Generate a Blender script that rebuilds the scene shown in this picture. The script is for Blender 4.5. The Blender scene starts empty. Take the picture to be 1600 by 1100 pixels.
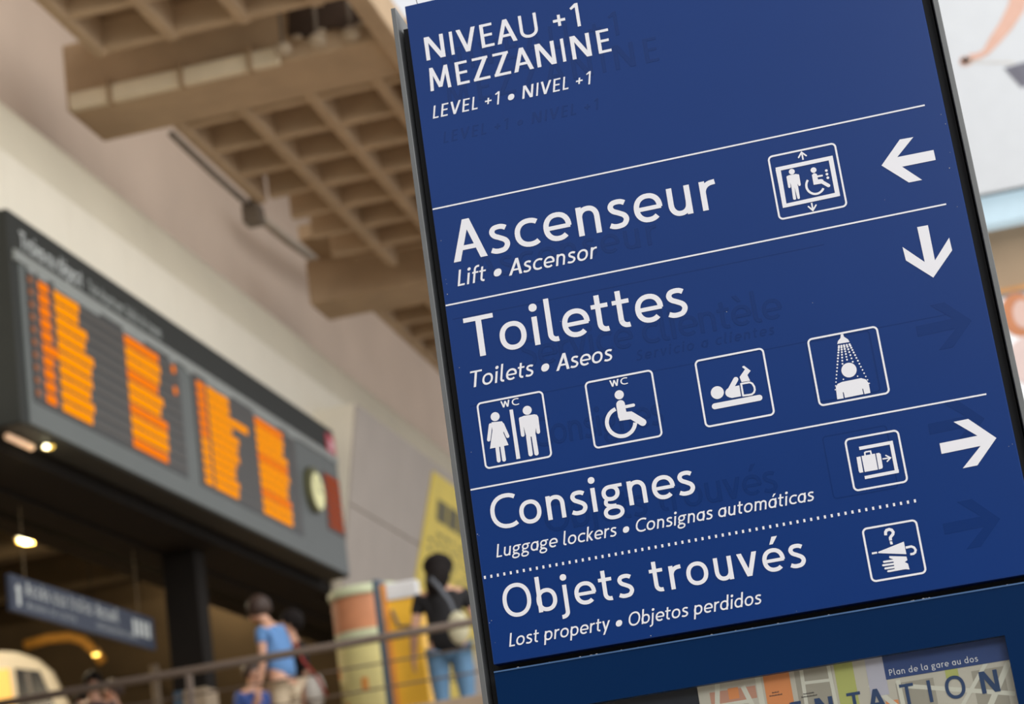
import bpy, bmesh, math, random
from mathutils import Vector, Matrix

random.seed(7)
SC = bpy.context.scene
COL = SC.collection

# ------------------------------------------------------------------ camera, world, exposure
CAM = Vector((0.73504, -3.33963, 1.55169))
M = ((0.965397171861194, -0.19071247303571473, -0.17786807805504945),
     (0.22216154226964857, 0.24424482926696772, 0.9439219843359409),
     (-0.1365743376288772, -0.9507750606767793, 0.2781622445557303))   # columns: right, down, forward in the hall's axes
FPX = 3219.5556
cam_data = bpy.data.cameras.new('camera')
cam = bpy.data.objects.new('camera', cam_data)
COL.objects.link(cam)
cam.matrix_world = Matrix(((M[0][0], -M[0][1], -M[0][2], CAM[0]),
                           (M[1][0], -M[1][1], -M[1][2], CAM[1]),
                           (M[2][0], -M[2][1], -M[2][2], CAM[2]), (0, 0, 0, 1)))
cam_data.sensor_width = 36.0
cam_data.lens = FPX * 36 / 1600
cam_data.clip_end = 200
cam_data.dof.use_dof = True
cam_data.dof.focus_distance = 3.46
cam_data.dof.aperture_fstop = 4.3
cam_data.dof.aperture_blades = 9
SC.camera = cam
SC.view_settings.view_transform = 'Standard'
SC.view_settings.look = 'None'
SC.view_settings.exposure = 0.0
SC.view_settings.gamma = 1.0
SC.view_settings.use_curve_mapping = False

W = bpy.data.worlds.new('hall_daylight'); SC.world = W
W.use_nodes = True
bg = W.node_tree.nodes['Background']
bg.inputs[0].default_value = (0.95, 0.965, 1.0, 1)      # the even white of the glazed hall
bg.inputs[1].default_value = 0.90

def area(name, loc, size, power, color, target, sy=None):
    d = bpy.data.lights.new(name, 'AREA'); d.energy = power; d.color = color
    d.shape = 'RECTANGLE'; d.size = size; d.size_y = sy or size
    o = bpy.data.objects.new(name, d); COL.objects.link(o); o.location = loc
    o.rotation_euler = (Vector(target) - Vector(loc)).to_track_quat('-Z', 'Y').to_euler()
    return o
area('wall_fill_area', (9, 4, 15), 14, 3400, (1.0, 0.97, 0.92), (-4, 12, 6), 20)  # area light added out of view to brighten the left wall

area('sign_fill_area', (5.5, -10, 7.5), 5, 420, (0.93, 0.96, 1.0), (0.4, 0, 2.5), 3)  # area light added behind the camera to brighten the sign panel

# ------------------------------------------------------------------ helpers
def ray(x, y):
    d = ((x - 800) / FPX, (y - 550) / FPX, 1.0)
    return Vector([sum(M[i][j] * d[j] for j in range(3)) for i in range(3)])
def on(axis, x, y, val):
    d = ray(x, y); s = (val - CAM[axis]) / d[axis]
    return CAM + d * s
def onX(x, y, v): return on(0, x, y, v)
def onY(x, y, v): return on(1, x, y, v)
def onZ(x, y, v): return on(2, x, y, v)

def lin(c):
    c = c / 255.0
    return c / 12.92 if c <= 0.04045 else ((c + 0.055) / 1.055) ** 2.4
def mat(name, rgb, rough=0.6, metal=0.0, var=0.12, scale=6.0, bump=0.0, emit=None, strength=0.0, spec=0.5):
    m = bpy.data.materials.new(name); m.use_nodes = True
    nt = m.node_tree; b = nt.nodes['Principled BSDF']
    col = [lin(c) for c in rgb] + [1]
    b.inputs['Base Color'].default_value = col
    b.inputs['Roughness'].default_value = rough
    b.inputs['Metallic'].default_value = metal
    b.inputs['Specular IOR Level'].default_value = spec
    tc = nt.nodes.new('ShaderNodeTexCoord')
    n = nt.nodes.new('ShaderNodeTexNoise'); n.inputs['Scale'].default_value = scale; n.inputs['Detail'].default_value = 5
    nt.links.new(tc.outputs['Object'], n.inputs['Vector'])
    if var:
        r = nt.nodes.new('ShaderNodeValToRGB')
        r.color_ramp.elements[0].position = 0.3; r.color_ramp.elements[1].position = 0.72
        r.color_ramp.elements[0].color = [c * (1 - var) for c in col[:3]] + [1]
        r.color_ramp.elements[1].color = [min(1, c * (1 + var)) for c in col[:3]] + [1]
        nt.links.new(n.outputs['Fac'], r.inputs['Fac'])
        nt.links.new(r.outputs['Color'], b.inputs['Base Color'])
    if bump:
        bp = nt.nodes.new('ShaderNodeBump'); bp.inputs['Strength'].default_value = bump; bp.inputs['Distance'].default_value = 0.01
        nt.links.new(n.outputs['Fac'], bp.inputs['Height']); nt.links.new(bp.outputs['Normal'], b.inputs['Normal'])
    if emit:
        b.inputs['Emission Color'].default_value = [lin(c) for c in emit] + [1]
        b.inputs['Emission Strength'].default_value = strength
    return m

class MB:
    def __init__(s): s.v = []; s.f = []; s.m = []
    def add(s, vs, fs, mi=0):
        o = len(s.v); s.v += [tuple(q) for q in vs]
        for f in fs: s.f.append([o + i for i in f]); s.m.append(mi)
        return s
    def box(s, x0, x1, y0, y1, z0, z1, mi=0):
        return s.add([(x0,y0,z0),(x1,y0,z0),(x1,y1,z0),(x0,y1,z0),(x0,y0,z1),(x1,y0,z1),(x1,y1,z1),(x0,y1,z1)],
                     [(3,2,1,0),(4,5,6,7),(0,1,5,4),(1,2,6,5),(2,3,7,6),(3,0,4,7)], mi)
    def tube(s, pts, r, n=10, mi=0, cap=True):
        pts = [Vector(q) for q in pts]; o = len(s.v)
        rr = r if isinstance(r, (list, tuple)) else [r] * len(pts)
        up = None
        for i, p in enumerate(pts):
            a = pts[max(i-1,0)]; b = pts[min(i+1,len(pts)-1)]; t = (b-a).normalized()
            if up is None: up = t.orthogonal().normalized()
            up = (up - t*up.dot(t)).normalized(); w = t.cross(up)
            for k in range(n):
                an = 2*math.pi*k/n; s.v.append(tuple(p + (up*math.cos(an)+w*math.sin(an))*rr[i]))
        for i in range(len(pts)-1):
            for k in range(n):
                s.f.append([o+i*n+k, o+i*n+(k+1)%n, o+(i+1)*n+(k+1)%n, o+(i+1)*n+k]); s.m.append(mi)
        if cap:
            s.f.append([o+k for k in range(n)][::-1]); s.m.append(mi)
            s.f.append([o+(len(pts)-1)*n+k for k in range(n)]); s.m.append(mi)
        return s
    def prism(s, poly, axis, a, b, mi=0):
        # poly in the two other axes, extruded along axis from a to b
        def mk(q, t):
            return {0:(t,q[0],q[1]), 1:(q[0],t,q[1]), 2:(q[0],q[1],t)}[axis]
        n = len(poly); vs = [mk(q,a) for q in poly] + [mk(q,b) for q in poly]
        fs = [tuple(range(n))[::-1], tuple(range(n,2*n))] + [(i,(i+1)%n,n+(i+1)%n,n+i) for i in range(n)]
        return s.add(vs, fs, mi)
    def ell(s, c, r, nu=18, nv=12, mi=0):
        o = len(s.v)
        for j in range(nv+1):
            th = math.pi*j/nv
            for i in range(nu):
                ph = 2*math.pi*i/nu
                s.v.append((c[0]+r[0]*math.sin(th)*math.cos(ph), c[1]+r[1]*math.sin(th)*math.sin(ph), c[2]+r[2]*math.cos(th)))
        for j in range(nv):
            for i in range(nu):
                s.f.append([o+j*nu+i, o+(j+1)*nu+i, o+(j+1)*nu+(i+1)%nu, o+j*nu+(i+1)%nu]); s.m.append(mi)
        return s
    def lathe(s, c, prof, n=28, mi=0):
        o = len(s.v)
        for r, z in prof:
            for i in range(n):
                ph = 2*math.pi*i/n; s.v.append((c[0]+r*math.cos(ph), c[1]+r*math.sin(ph), c[2]+z))
        for j in range(len(prof)-1):
            for i in range(n):
                s.f.append([o+j*n+i, o+j*n+(i+1)%n, o+(j+1)*n+(i+1)%n, o+(j+1)*n+i]); s.m.append(mi)
        return s
    def build(s, name, mats, parent=None, smooth=False, bevel=0.0, fix=True):
        me = bpy.data.meshes.new(name); me.from_pydata(s.v, [], s.f)
        mats = mats if isinstance(mats, (list, tuple)) else [mats]
        for m in mats: me.materials.append(m)
        me.polygons.foreach_set('material_index', s.m)
        if fix or smooth:
            bm = bmesh.new(); bm.from_mesh(me)
            if fix: bmesh.ops.recalc_face_normals(bm, faces=bm.faces)
            if smooth:
                for f in bm.faces: f.smooth = True
            bm.to_mesh(me); bm.free()
        me.update()
        o = bpy.data.objects.new(name, me); COL.objects.link(o)
        if parent: o.parent = parent
        if bevel:
            b = o.modifiers.new('bevel', 'BEVEL'); b.width = bevel; b.segments = 2; b.limit_method = 'ANGLE'; b.angle_limit = 0.6
        return o

def tag(o, label=None, cat=None, group=None, kind=None):
    if label: o['label'] = label
    if cat: o['category'] = cat
    if group: o['group'] = group
    if kind: o['kind'] = kind
    return o
def thing(name, label, cat, loc=(0,0,0), rz=0.0, group=None, kind=None):
    o = bpy.data.objects.new(name, None); COL.objects.link(o); o.location = loc; o.rotation_euler = (0,0,rz)
    o.empty_display_size = 0.1
    return tag(o, label, cat, group, kind)
def copy_tree(o, parent=None):
    c = o.copy(); COL.objects.link(c); c.parent = parent
    for ch in list(o.children): copy_tree(ch, c)
    return c

# ------------------------------------------------------------------ lettering: a humanist sans built stroke by stroke
def arc(cx, cy, rx, ry, a0, a1, n=None):
    n = n or max(6, int(abs(a1-a0)/11))
    out = []
    for i in range(n+1):
        a = math.radians(a0+(a1-a0)*i/n); c, s = math.cos(a), math.sin(a); e = 2/2.18
        out.append((cx+rx*math.copysign(abs(c)**e, c), cy+ry*math.copysign(abs(s)**e, s)))
    return out
WM = [1.0]
def hv(x0, y0, x1, y1, w):
    w = w*WM[0]; return ('p', [(x0-w/2,y0),(x0+w/2,y0),(x1+w/2,y1),(x1-w/2,y1)])
def stem(x, y0, y1, w=13):
    w = w*WM[0]; return ('p', [(x-w/2,y0),(x+w/2,y0),(x+w/2,y1),(x-w/2,y1)])
def bar(y, x0, x1, w=11.5):
    w = w*WM[0]; return ('p', [(x0,y-w/2),(x1,y-w/2),(x1,y+w/2),(x0,y+w/2)])
def sk(*pts, w=12.6): return ('s', [q for p in pts for q in (p if isinstance(p, list) else [p])], w*WM[0])
def ring(cx, cy, rx, ry, w=12.6): return ('r', arc(cx,cy,rx,ry,0,360,40)[:-1], w*WM[0])
def dot(cx, cy, r): return ('p', arc(cx,cy,r,r,0,360,22)[:-1])
def smooth(pts, n=5):
    out = []
    P = [pts[0]] + list(pts) + [pts[-1]]
    for i in range(1, len(P)-2):
        p0,p1,p2,p3 = P[i-1],P[i],P[i+1],P[i+2]
        for k in range(n):
            t = k/n
            out.append(tuple(0.5*((2*p1[j])+(-p0[j]+p2[j])*t+(2*p0[j]-5*p1[j]+4*p2[j]-p3[j])*t*t+(-p0[j]+3*p1[j]-3*p2[j]+p3[j])*t**3) for j in (0,1)))
    out.append(pts[-1]); return out
acute = ('p', [(28,82),(38,82),(54,104),(38,104)])
grave = ('p', [(38,82),(28,82),(10,104),(26,104)])
def arch(x0, x1, y, top=64.8): return arc((x0+x1)/2, y, (x1-x0)/2, top-y, 180, 0)
WIDE = {'N':1.22,'V':1.18,'E':1.12,'A':1.16,'U':1.2,'M':1.06,'Z':1.2,'T':1.1,'C':1.1}
BEAR = {'o':(3,71),'e':(3.5,68),'c':(3,60),'b':(0,70),'p':(0,70),'d':(2.5,70),'g':(1,66),'r':(0,45),'t':(1,45),'A':(-1,66),'é':(3.5,68),'è':(3.5,68)}
def glyphs(wm):
    WM[0] = wm
    G = {
     'N': (80, [stem(15,0,100), stem(65,0,100), hv(17,100,63,0,17)]),
     'I': (30, [stem(15,0,100)]),
     'V': (68, [hv(8.5,100,34,0,14.5), hv(59.5,100,34,0,14.5)]),
     'E': (60, [stem(15.5,0,100), bar(5.8,15,54), bar(51.5,15,50), bar(94.2,15,53)]),
     'A': (70, [hv(35,100,8,0,14.5), hv(35,100,62,0,14.5), bar(31,17,53)]),
     'U': (78, [sk((15,100), arc(39,33,24,27,180,360), (63,100))]),
     'M': (94, [hv(19,100,13.5,0,13), hv(75,100,80.5,0,13), hv(19,100,47,10,14), hv(75,100,47,10,14)]),
     'Z': (64, [bar(94.2,6,58), bar(5.8,4,59), hv(49,92,12,8,16)]),
     'L': (53, [stem(15.5,0,100), bar(5.8,15,51)]),
     'T': (66, [stem(33,0,96), bar(94,1,65)]),
     'O': (90, [ring(45,50,36.5,45)]),
     'C': (70, [sk(arc(47,50,38.5,45,55,305))]),
     'W': (100, [hv(8.5,100,28.5,0,14), hv(50,94,28.5,0,13), hv(50,94,71.5,0,13), hv(91.5,100,71.5,0,14)]),
     'P': (63, [stem(15.5,0,100), sk((16,94), (34,94), arc(34,70.5,21,23.5,90,-90), (16,47))]),
     'R': (67, [stem(15.5,0,100), sk((16,94), (34,94), arc(34,71.5,20,22.5,90,-90), (16,49)), hv(36,50,58,0,15)]),
     'S': (60, [sk(smooth([(51,86),(42,92),(29,93),(17,87),(13,74),(18,61),(33,52),(47,41),(50,26),(43,11),(29,6),(17,7),(7,13)]))]),
     '1': (58, [stem(37,0,100), ('p', [(31,100),(43,100),(34,86),(15,76),(10,84)])]),
     '+': (66, [bar(44,10,58,12), stem(34,20,68,12)]),
     '•': (66, [dot(33,35,23.5)]),
     ' ': (30, []),
     'a': (66, [sk((53,71),(53,0)), ring(33,35.5,24,29.2)]),
     'b': (67, [stem(14,0,108), ring(35.5,35.5,24.5,29.2)]),
     'c': (53, [sk(arc(36,35.5,28.5,29.2,52,308))]),
     'd': (67, [stem(53,0,108), ring(31.5,35.5,24.5,29.2)]),
     'e': (61, [sk(arc(33,35.5,26,29.2,-4,312)), bar(34,9,62,10.5)]),
     'f': (39, [sk((17,0), arc(35,84,17.5,17,180,88), (42,101)), bar(65,3,40,11)]),
     'g': (62, [ring(29,47,19.5,18,12), bar(66,30,63,10), sk(smooth([(21,31),(13,25),(13,15),(24,9.5),(40,8.5)]), w=11), ring(31,-10,23.5,15.5,11.5)]),
     'i': (29, [stem(14.5,0,71), dot(14.5,93,9.6)]),
     'j': (29, [sk((14.5,71), (14.5,-10), arc(-2,-10,16.5,15,0,-95)), dot(14.5,93,9.6)]),
     'k': (58, [stem(14,0,108), hv(48,71,20,34,15.5), hv(23,42,50,0,15.5)]),
     'l': (35, [sk((14,108), (14,22), arc(28,20,14,14.5,180,285))]),
     'm': (102, [stem(14,0,71), sk((14,40), arch(14,51,44), (51,0)), sk((51,40), arch(51,88,44), (88,0))]),
     'n': (67, [stem(14,0,71), sk((14,40), arch(14,53.5,42), (53.5,0))]),
     'o': (65, [ring(32.5,35.5,25.4,29.4)]),
     'p': (67, [stem(14,-31,71), ring(35.5,35.5,24.5,29.2)]),
     'r': (43, [stem(14,0,71), sk((14,36), arc(38,40,24,25,180,92), (43,65.5))]),
     's': (53, [sk(smooth([(45,60),(37,64.3),(27,65.2),(17,62.5),(12.5,54),(17,44.5),(29,37.5),(41,29.5),(44.5,19),(38,8.5),(26,5.6),(16,6.4),(7,10.5)]))]),
     't': (43, [sk((18,92), arc(33,22,15,16,180,285)), bar(65,2,41,11)]),
     'u': (67, [stem(53,0,71), sk((13.5,71), arc(33,30,19.7,24.3,180,340), (53,34))]),
     'v': (60, [hv(8,71,30,0,14.5), hv(52,71,30,0,14.5)]),
     'x': (58, [hv(10,71,49,0,15), hv(49,71,10,0,15)]),
     'y': (59, [hv(8,71,31,0,14.5), hv(52,71,20,-31,14)]),
    }
    G['é'] = (61, G['e'][1] + [acute]); G['á'] = (66, G['a'][1] + [acute]); G['è'] = (61, G['e'][1] + [grave])
    for ch, (dx, adv) in BEAR.items():
        G[ch] = (adv, [(e[0], [(x+dx, y) for x, y in e[1]]) + tuple(e[2:]) for e in G[ch][1]])
    for ch, k in WIDE.items():
        a, els = G[ch]
        G[ch] = (a*k, [(e[0], [(x*k, y) for x, y in e[1]]) + tuple(e[2:]) for e in els])
    return G
G_REG, G_HEAD, G_BOLD = glyphs(0.96), glyphs(0.97), glyphs(1.2)
FONT = [G_REG]

def ribbon(pts, w, closed=False):
    h = w/2; n = len(pts); L = []; R = []
    for i in range(n):
        if closed: a, b = pts[i-1], pts[(i+1)%n]
        else: a, b = pts[max(i-1,0)], pts[min(i+1,n-1)]
        p = pts[i]
        d1 = Vector((p[0]-a[0], p[1]-a[1])); d2 = Vector((b[0]-p[0], b[1]-p[1]))
        if d1.length < 1e-9: d1 = d2
        if d2.length < 1e-9: d2 = d1
        d1.normalize(); d2.normalize()
        nn = Vector((-(d1+d2)[1], (d1+d2)[0]))
        if nn.length < 1e-6: nn = Vector((-d1[1], d1[0]))
        nn.normalize(); k = h/max(0.4, nn.dot(Vector((-d1[1], d1[0]))))
        L.append((p[0]+nn[0]*k, p[1]+nn[1]*k)); R.append((p[0]-nn[0]*k, p[1]-nn[1]*k))
    q = []
    for i in range(n if closed else n-1):
        j = (i+1)%n; q.append([L[i], L[j], R[j], R[i]])
    return q
def glyph_polys(ch):
    adv, els = FONT[0][ch]; out = []
    for e in els:
        if e[0] == 'p': out.append(e[1])
        elif e[0] == 's': out += ribbon(e[1], e[2])
        else: out += ribbon(e[1], e[2], True)
    if ch.islower():
        def low(y): return y*0.985 if y < 71 else 69.9+(y-71)*1.02
        out = [[(x, low(y)) for x, y in p] for p in out]
    return adv, out
def clean(poly):
    a = sum(poly[i-1][0]*poly[i][1]-poly[i][0]*poly[i-1][1] for i in range(len(poly)))
    return poly if a > 0 else poly[::-1]
def text_polys(s, left, right, base, cap, slant=0.0, mx=1.03):
    """polygons of one line whose ink runs from left to right on the baseline, y up"""
    k = cap/100.0; x = 0; items = []; adv = []
    for ch in s:
        a, pl = glyph_polys(ch); items.append((x, pl)); x += a; adv.append(a)
    def ink(track):
        xs = [ (x0+track*i + q[0] + slant*q[1]) for i,(x0,pl) in enumerate(items) for p in pl for q in p]
        return min(xs), max(xs)
    lo, hi = ink(0.0); want = (right-left)/k
    # most of the fit by widening the letters a little, the rest by spacing
    n = max(1, len(s)-1); t = (want-(hi-lo))/n
    sx = 1.0
    if abs(t) > 3:
        sx = max(0.86, min(mx, want/(hi-lo))); 
        t = (want/sx-(hi-lo))/n
    lo, hi = ink(t); out = []
    for i,(x0,pl) in enumerate(items):
        for p in pl:
            out.append(clean([(left+((x0+t*i+q[0]+slant*q[1])-lo)*k*sx, base+q[1]*k) for q in p]))
    return out

# ------------------------------------------------------------------ materials
m_cream = mat('cream_concrete', (226,218,196), 0.85, var=0.04, scale=1.2, bump=0.15)
m_pale = mat('pale_wall_panel', (240,233,215), 0.8, var=0.03, scale=1.5)
m_pink = mat('pinkish_concrete', (190,171,154), 0.9, var=0.06, scale=0.8, bump=0.2)  # darker, pinker tone than the cream wall below
m_brown = mat('brown_soffit_concrete', (164,137,106), 0.92, var=0.12, scale=1.6, bump=0.25)
m_rib = mat('brown_concrete_rib', (182,156,125), 0.9, var=0.1, scale=2.2, bump=0.25)
m_stone = mat('hall_floor_stone', (176,168,155), 0.5, var=0.08, scale=3)
m_slab = mat('mezzanine_floor_tile', (150,130,108), 0.6, var=0.08, scale=3)
m_clad = mat('grey_cladding', (183,173,163), 0.7, var=0.05, scale=1.5)
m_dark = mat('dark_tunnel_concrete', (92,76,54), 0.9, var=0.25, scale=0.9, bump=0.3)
m_black = mat('black_steel', (26,22,18), 0.8, var=0.15, scale=4, spec=0.15)  # near black tone for beams, soffit and small dark parts
m_blue = mat('sign_blue_enamel', (0,50,118), 0.30, var=0.025, scale=5, spec=0.35)
m_case = mat('case_blue_paint', (0,38,80), 0.32, var=0.03, scale=5, spec=0.15)
m_white = mat('sign_white_film', (243,242,246), 0.45, var=0.0)
m_ghost = mat('old_lettering_relief', (0,46,110), 0.27, var=0.0, spec=0.35)
m_fin = mat('brushed_aluminium_fin', (112,113,112), 0.45, metal=0.3, var=0.06, scale=20)
m_gap = mat('black_channel_rubber', (5,5,7), 0.6, var=0.2, scale=20)
m_fin.node_tree.nodes['Principled BSDF'].inputs['Specular IOR Level'].default_value = 0.5
m_dust = mat('dust_speck', (190,185,178), 0.9, var=0.0)

# ------------------------------------------------------------------ the setting
def struct(o): o['kind'] = 'structure'; return o
struct(MB().box(-18,14,-14,36,-0.2,0).build('floor', m_stone))
m_far = mat('unseen_dark_wall', (112,104,96), 0.8, var=0.15, scale=0.4)
struct(MB().box(-18,9,-14.3,-14,0,6.2).build('wall_back', m_far))  # unseen wall added behind the camera to darken the sign's reflections
mz = struct(MB().box(-18,4,11.9,37,2.85,3.2).build('floor', m_slab))
MB().box(-18,4,11.86,12.06,3.2,3.45).build('kerb', m_slab, mz, bevel=0.01)

# left wall: panelled fascia, leaning cream band, recessed upper wall
WX = -6.3
wall = struct(MB().prism([(WX-0.6,6.14),(WX-0.02,6.14),(WX-0.02,8.74),(WX-0.14,9.28),(WX-0.26,9.46),(WX-0.45,9.56),(WX-0.95,9.62),(WX-0.95,9.0),(WX-0.6,9.0)],
                         1, 4.0, 34.0).build('wall_left', m_cream))
seg = 1.32
pm = MB().box(0,0.03,0.004,seg-0.004,6.14,7.42); pm.build('tmp', m_pale)
proto = bpy.data.objects['tmp']; proto.name = 'wall_panel'; proto.parent = wall; proto.location = (WX-0.02, 4.0, 0)
m2 = MB().box(0,0.03,0.004,seg-0.004,7.43,8.70).build('wall_panel', m_pale, wall); m2.location = (WX-0.02, 4.0, 0)
for k in range(1, 22):
    for q in (proto, m2):
        c = q.copy(); COL.objects.link(c); c.location = (WX-0.02, 4.0+k*seg, 0)
struct(MB().box(WX-1.25,WX-0.95,4,34,9.0,13.2).build('wall_left', m_pink))
struct(MB().box(WX-0.95,-5.2,4,34,12.9,13.2).build('ceiling', m_pink))  # unseen slab added to keep daylight off the recessed upper wall

# coffered ceiling
ceil = struct(MB().box(-5.86,-3.25,2.0,13.22,10.34,10.6).box(-5.86,-3.25,15.06,17.6,10.34,10.6)
              .box(-5.5,-3.25,17.6,20.55,10.34,10.6).box(-5.86,-3.25,22.2,32,10.34,10.6)
              .box(-6.12,-3.5,13.22,15.06,10.72,10.95).box(-6.3,-3.5,20.55,22.2,10.6,10.8).build('ceiling', m_brown))
def rib(x0,x1,y0,y1,z0=10.0,z1=10.34): return MB().box(x0,x1,y0,y1,z0,z1).build('rib', m_rib, ceil, bevel=0.02)
XR = [-5.82, -5.115, -4.41, -3.705]
for (ya, yb) in ((2.0,13.22),(15.06,20.55),(22.2,32.0)):
    for i, x in enumerate(XR):
        y0 = ya
        if i == 0 and ya == 15.06: rib(x-0.05,x+0.07,15.06,17.6); continue
        rib(x-0.06,x+0.06,ya,yb)
ys = [13.16-0.77*k for k in range(14)] + [15.22+0.77*k for k in range(7)] + [22.3+0.77*k for k in range(12)]
for y in ys:
    x0 = -5.69 if 17.5 < y < 20.6 else -5.82
    rib(x0, -3.4, y-0.055, y+0.055, 10.02, 10.34)
MB().box(-3.42,-3.22,2,32,9.96,10.38).build('edge_beam', m_rib, ceil, bevel=0.02)
MB().box(-6.62,-3.4,14.17,15.06,10.0,10.72).build('cross_beam', m_rib, ceil, bevel=0.03)
MB().box(-6.5,-3.4,21.38,22.2,10.0,10.62).build('cross_beam', m_rib, ceil, bevel=0.03)
MB().box(-5.86,-3.42,13.1,13.22,10.3,10.72).build('cross_beam', m_brown, ceil)
MB().box(-5.6,-3.42,20.5,20.6,10.2,10.62).build('cross_beam', m_brown, ceil)

# raking grey cladding to the right of the departure board
def cx(z): return -5.75-0.20*(8.28-z)
cl = MB()
for z0, z1, ys_ in ((5.98, 8.28, 20.35), (4.9, 5.98, 22.4)):
    cl.add([(cx(z0)-0.03,ys_,z0),(cx(z0)-0.03,29,z0),(cx(z1)-0.03,29,z1),(cx(z1)-0.03,ys_,z1),(-6.5,ys_,z0),(-6.5,29,z0),(-6.5,29,z1),(-6.5,ys_,z1)],
       [(0,1,2,3),(4,7,6,5),(0,3,7,4),(3,2,6,7),(1,5,6,2),(0,4,5,1)])
clad = struct(cl.build('wall_cladding', m_pale))
for (ya,yb) in ((20.37,22.4),(22.41,24.2),(24.21,26.4),(26.41,28.9)):
    for (za,zb) in ((4.9,5.98),(6.0,7.04),(7.06,8.27)):
        if za < 5 and ya < 22: continue
        MB().add([(cx(za)-0.03,ya,za),(cx(za)-0.03,yb,za),(cx(zb)-0.03,yb,zb),(cx(zb)-0.03,ya,zb),(cx(za),ya,za),(cx(za),yb,za),(cx(zb),yb,zb),(cx(zb),ya,zb)],
                 [(0,3,2,1),(4,5,6,7),(0,1,5,4),(1,2,6,5),(2,3,7,6),(3,0,4,7)]).build('cladding_panel', m_clad, clad)

# dim track hall behind the opening
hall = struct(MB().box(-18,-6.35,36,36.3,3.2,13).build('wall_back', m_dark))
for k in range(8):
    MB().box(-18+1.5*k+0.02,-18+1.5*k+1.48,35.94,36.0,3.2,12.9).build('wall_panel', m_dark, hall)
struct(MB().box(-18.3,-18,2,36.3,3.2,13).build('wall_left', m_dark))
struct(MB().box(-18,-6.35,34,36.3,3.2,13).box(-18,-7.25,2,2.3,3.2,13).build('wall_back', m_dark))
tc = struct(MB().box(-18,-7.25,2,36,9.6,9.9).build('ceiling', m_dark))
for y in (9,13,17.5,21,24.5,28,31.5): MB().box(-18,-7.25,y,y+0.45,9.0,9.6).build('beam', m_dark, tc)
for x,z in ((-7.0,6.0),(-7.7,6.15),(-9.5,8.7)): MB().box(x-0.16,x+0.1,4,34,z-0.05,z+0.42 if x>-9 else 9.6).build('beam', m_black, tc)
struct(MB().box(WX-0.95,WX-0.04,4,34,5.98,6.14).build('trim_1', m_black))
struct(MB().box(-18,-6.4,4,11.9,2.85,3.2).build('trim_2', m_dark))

# ------------------------------------------------------------------ the wayfinding totem (panel u to the right, v down from 3.1 m)
ZP = 3.1
tot = thing('wayfinding_totem', 'tall blue station direction totem with white lettering and pictograms, in the foreground', 'sign', (0.45, 0.1, 0))
TX, TY = 0.45, 0.1
def L(x, y, z): return (x-TX, y-TY, z)
def lb(mb, x0,x1,y0,y1,z0,z1): return mb.box(x0-TX,x1-TX,y0-TY,y1-TY,z0,z1)
TOP = ZP+0.118
lb(MB(), -0.015,0.915,0.03,0.2,0.0,TOP-0.03).build('core', m_gap, tot)
panel = lb(MB(), 0.0,0.90,0.0,0.03,ZP-1.0875,TOP).build('sign_panel', m_blue, tot, bevel=0.0015)
for x0,x1 in ((-0.0265,-0.0175),(0.9175,0.9265)):
    lb(MB(), x0,x1,0.0,0.215,0.0,TOP+0.002).build('side_fin', m_fin, tot, bevel=0.001)
lb(MB(), -0.02,0.92,0.2,0.215,0.0,TOP-0.03).build('back_panel', m_blue, tot)
lb(MB(), -0.06,0.96,-0.05,0.26,0.0,0.03).build('base_plate', m_fin, tot, bevel=0.003)
for i in range(16):
    u = 0.012+0.058*i+(0.012 if i % 2 else 0)
    MB().tube([(u-TX,0.10-TY,TOP-0.03),(u-TX+0.004*(i%3-1),0.02-TY-0.006*(i%2),TOP+0.11)],0.0007,5).build('bird_spike', m_fin, tot)
def decal(name, polys, m, parent, off, label=None):
    mb = MB()
    for i, p in enumerate(polys): mb.add([L(q[0], -off-3e-6*(i % 97), ZP+q[1]) for q in p], [tuple(range(len(p)))])
    o = mb.build(name, m, parent, fix=False)
    if label: o['label'] = label
    return o
IT = 0.2
LINES = [('NIVEAU +1',0.0271,0.3131,-0.0029,0.0455,0,1),('MEZZANINE',0.0267,0.3599,0.0574,0.0447,0,1),
('LEVEL +1 • NIVEL +1',0.0239,0.3175,0.1100,0.0243,IT,1),('Ascenseur',0.0262,0.4980,0.3841,0.0755,0,1),
('Lift • Ascensor',0.0272,0.2793,0.4283,0.0293,IT,1),('Toilettes',0.0284,0.4163,0.5609,0.0730,0,1),
('Toilets • Aseos',0.0278,0.2777,0.6131,0.0290,IT,1),('Consignes',0.0298,0.3786,0.8651,0.0585,0,1),
('Luggage lockers • Consignas automáticas',0.0298,0.5687,0.9116,0.0223,IT,1),('Objets trouvés',0.0300,0.5367,1.0154,0.0555,0,1),
('Lost property • Objetos perdidos',0.0307,0.4557,1.0628,0.0222,IT,1)]
for s,l,r,b,c,sl,_ in LINES:
    FONT[0] = G_HEAD if c > 0.05 else G_REG
    decal('lettering', text_polys(s, l, r, -b, c, sl), m_white, panel, 0.0007, 'white lettering reading '+s.replace('•','and'))
FONT[0] = G_REG
def rect(x0,x1,y0,y1): return [(x0,y0),(x1,y0),(x1,y1),(x0,y1)]
for v,u1 in ((0.2787,0.8686),(0.4585,0.8697),(0.7893,0.8702)):
    decal('rule', [rect(0.0012,u1,-v-0.0014,-v+0.0014)], m_white, panel, 0.0007)
decal('dotted_rule', [rect(0.0055+i*0.01125-0.0017,0.0055+i*0.01125+0.0017,-0.9412-0.0026,-0.9412+0.0026) for i in range(65)], m_white, panel, 0.0007, 'dotted white rule')

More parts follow.
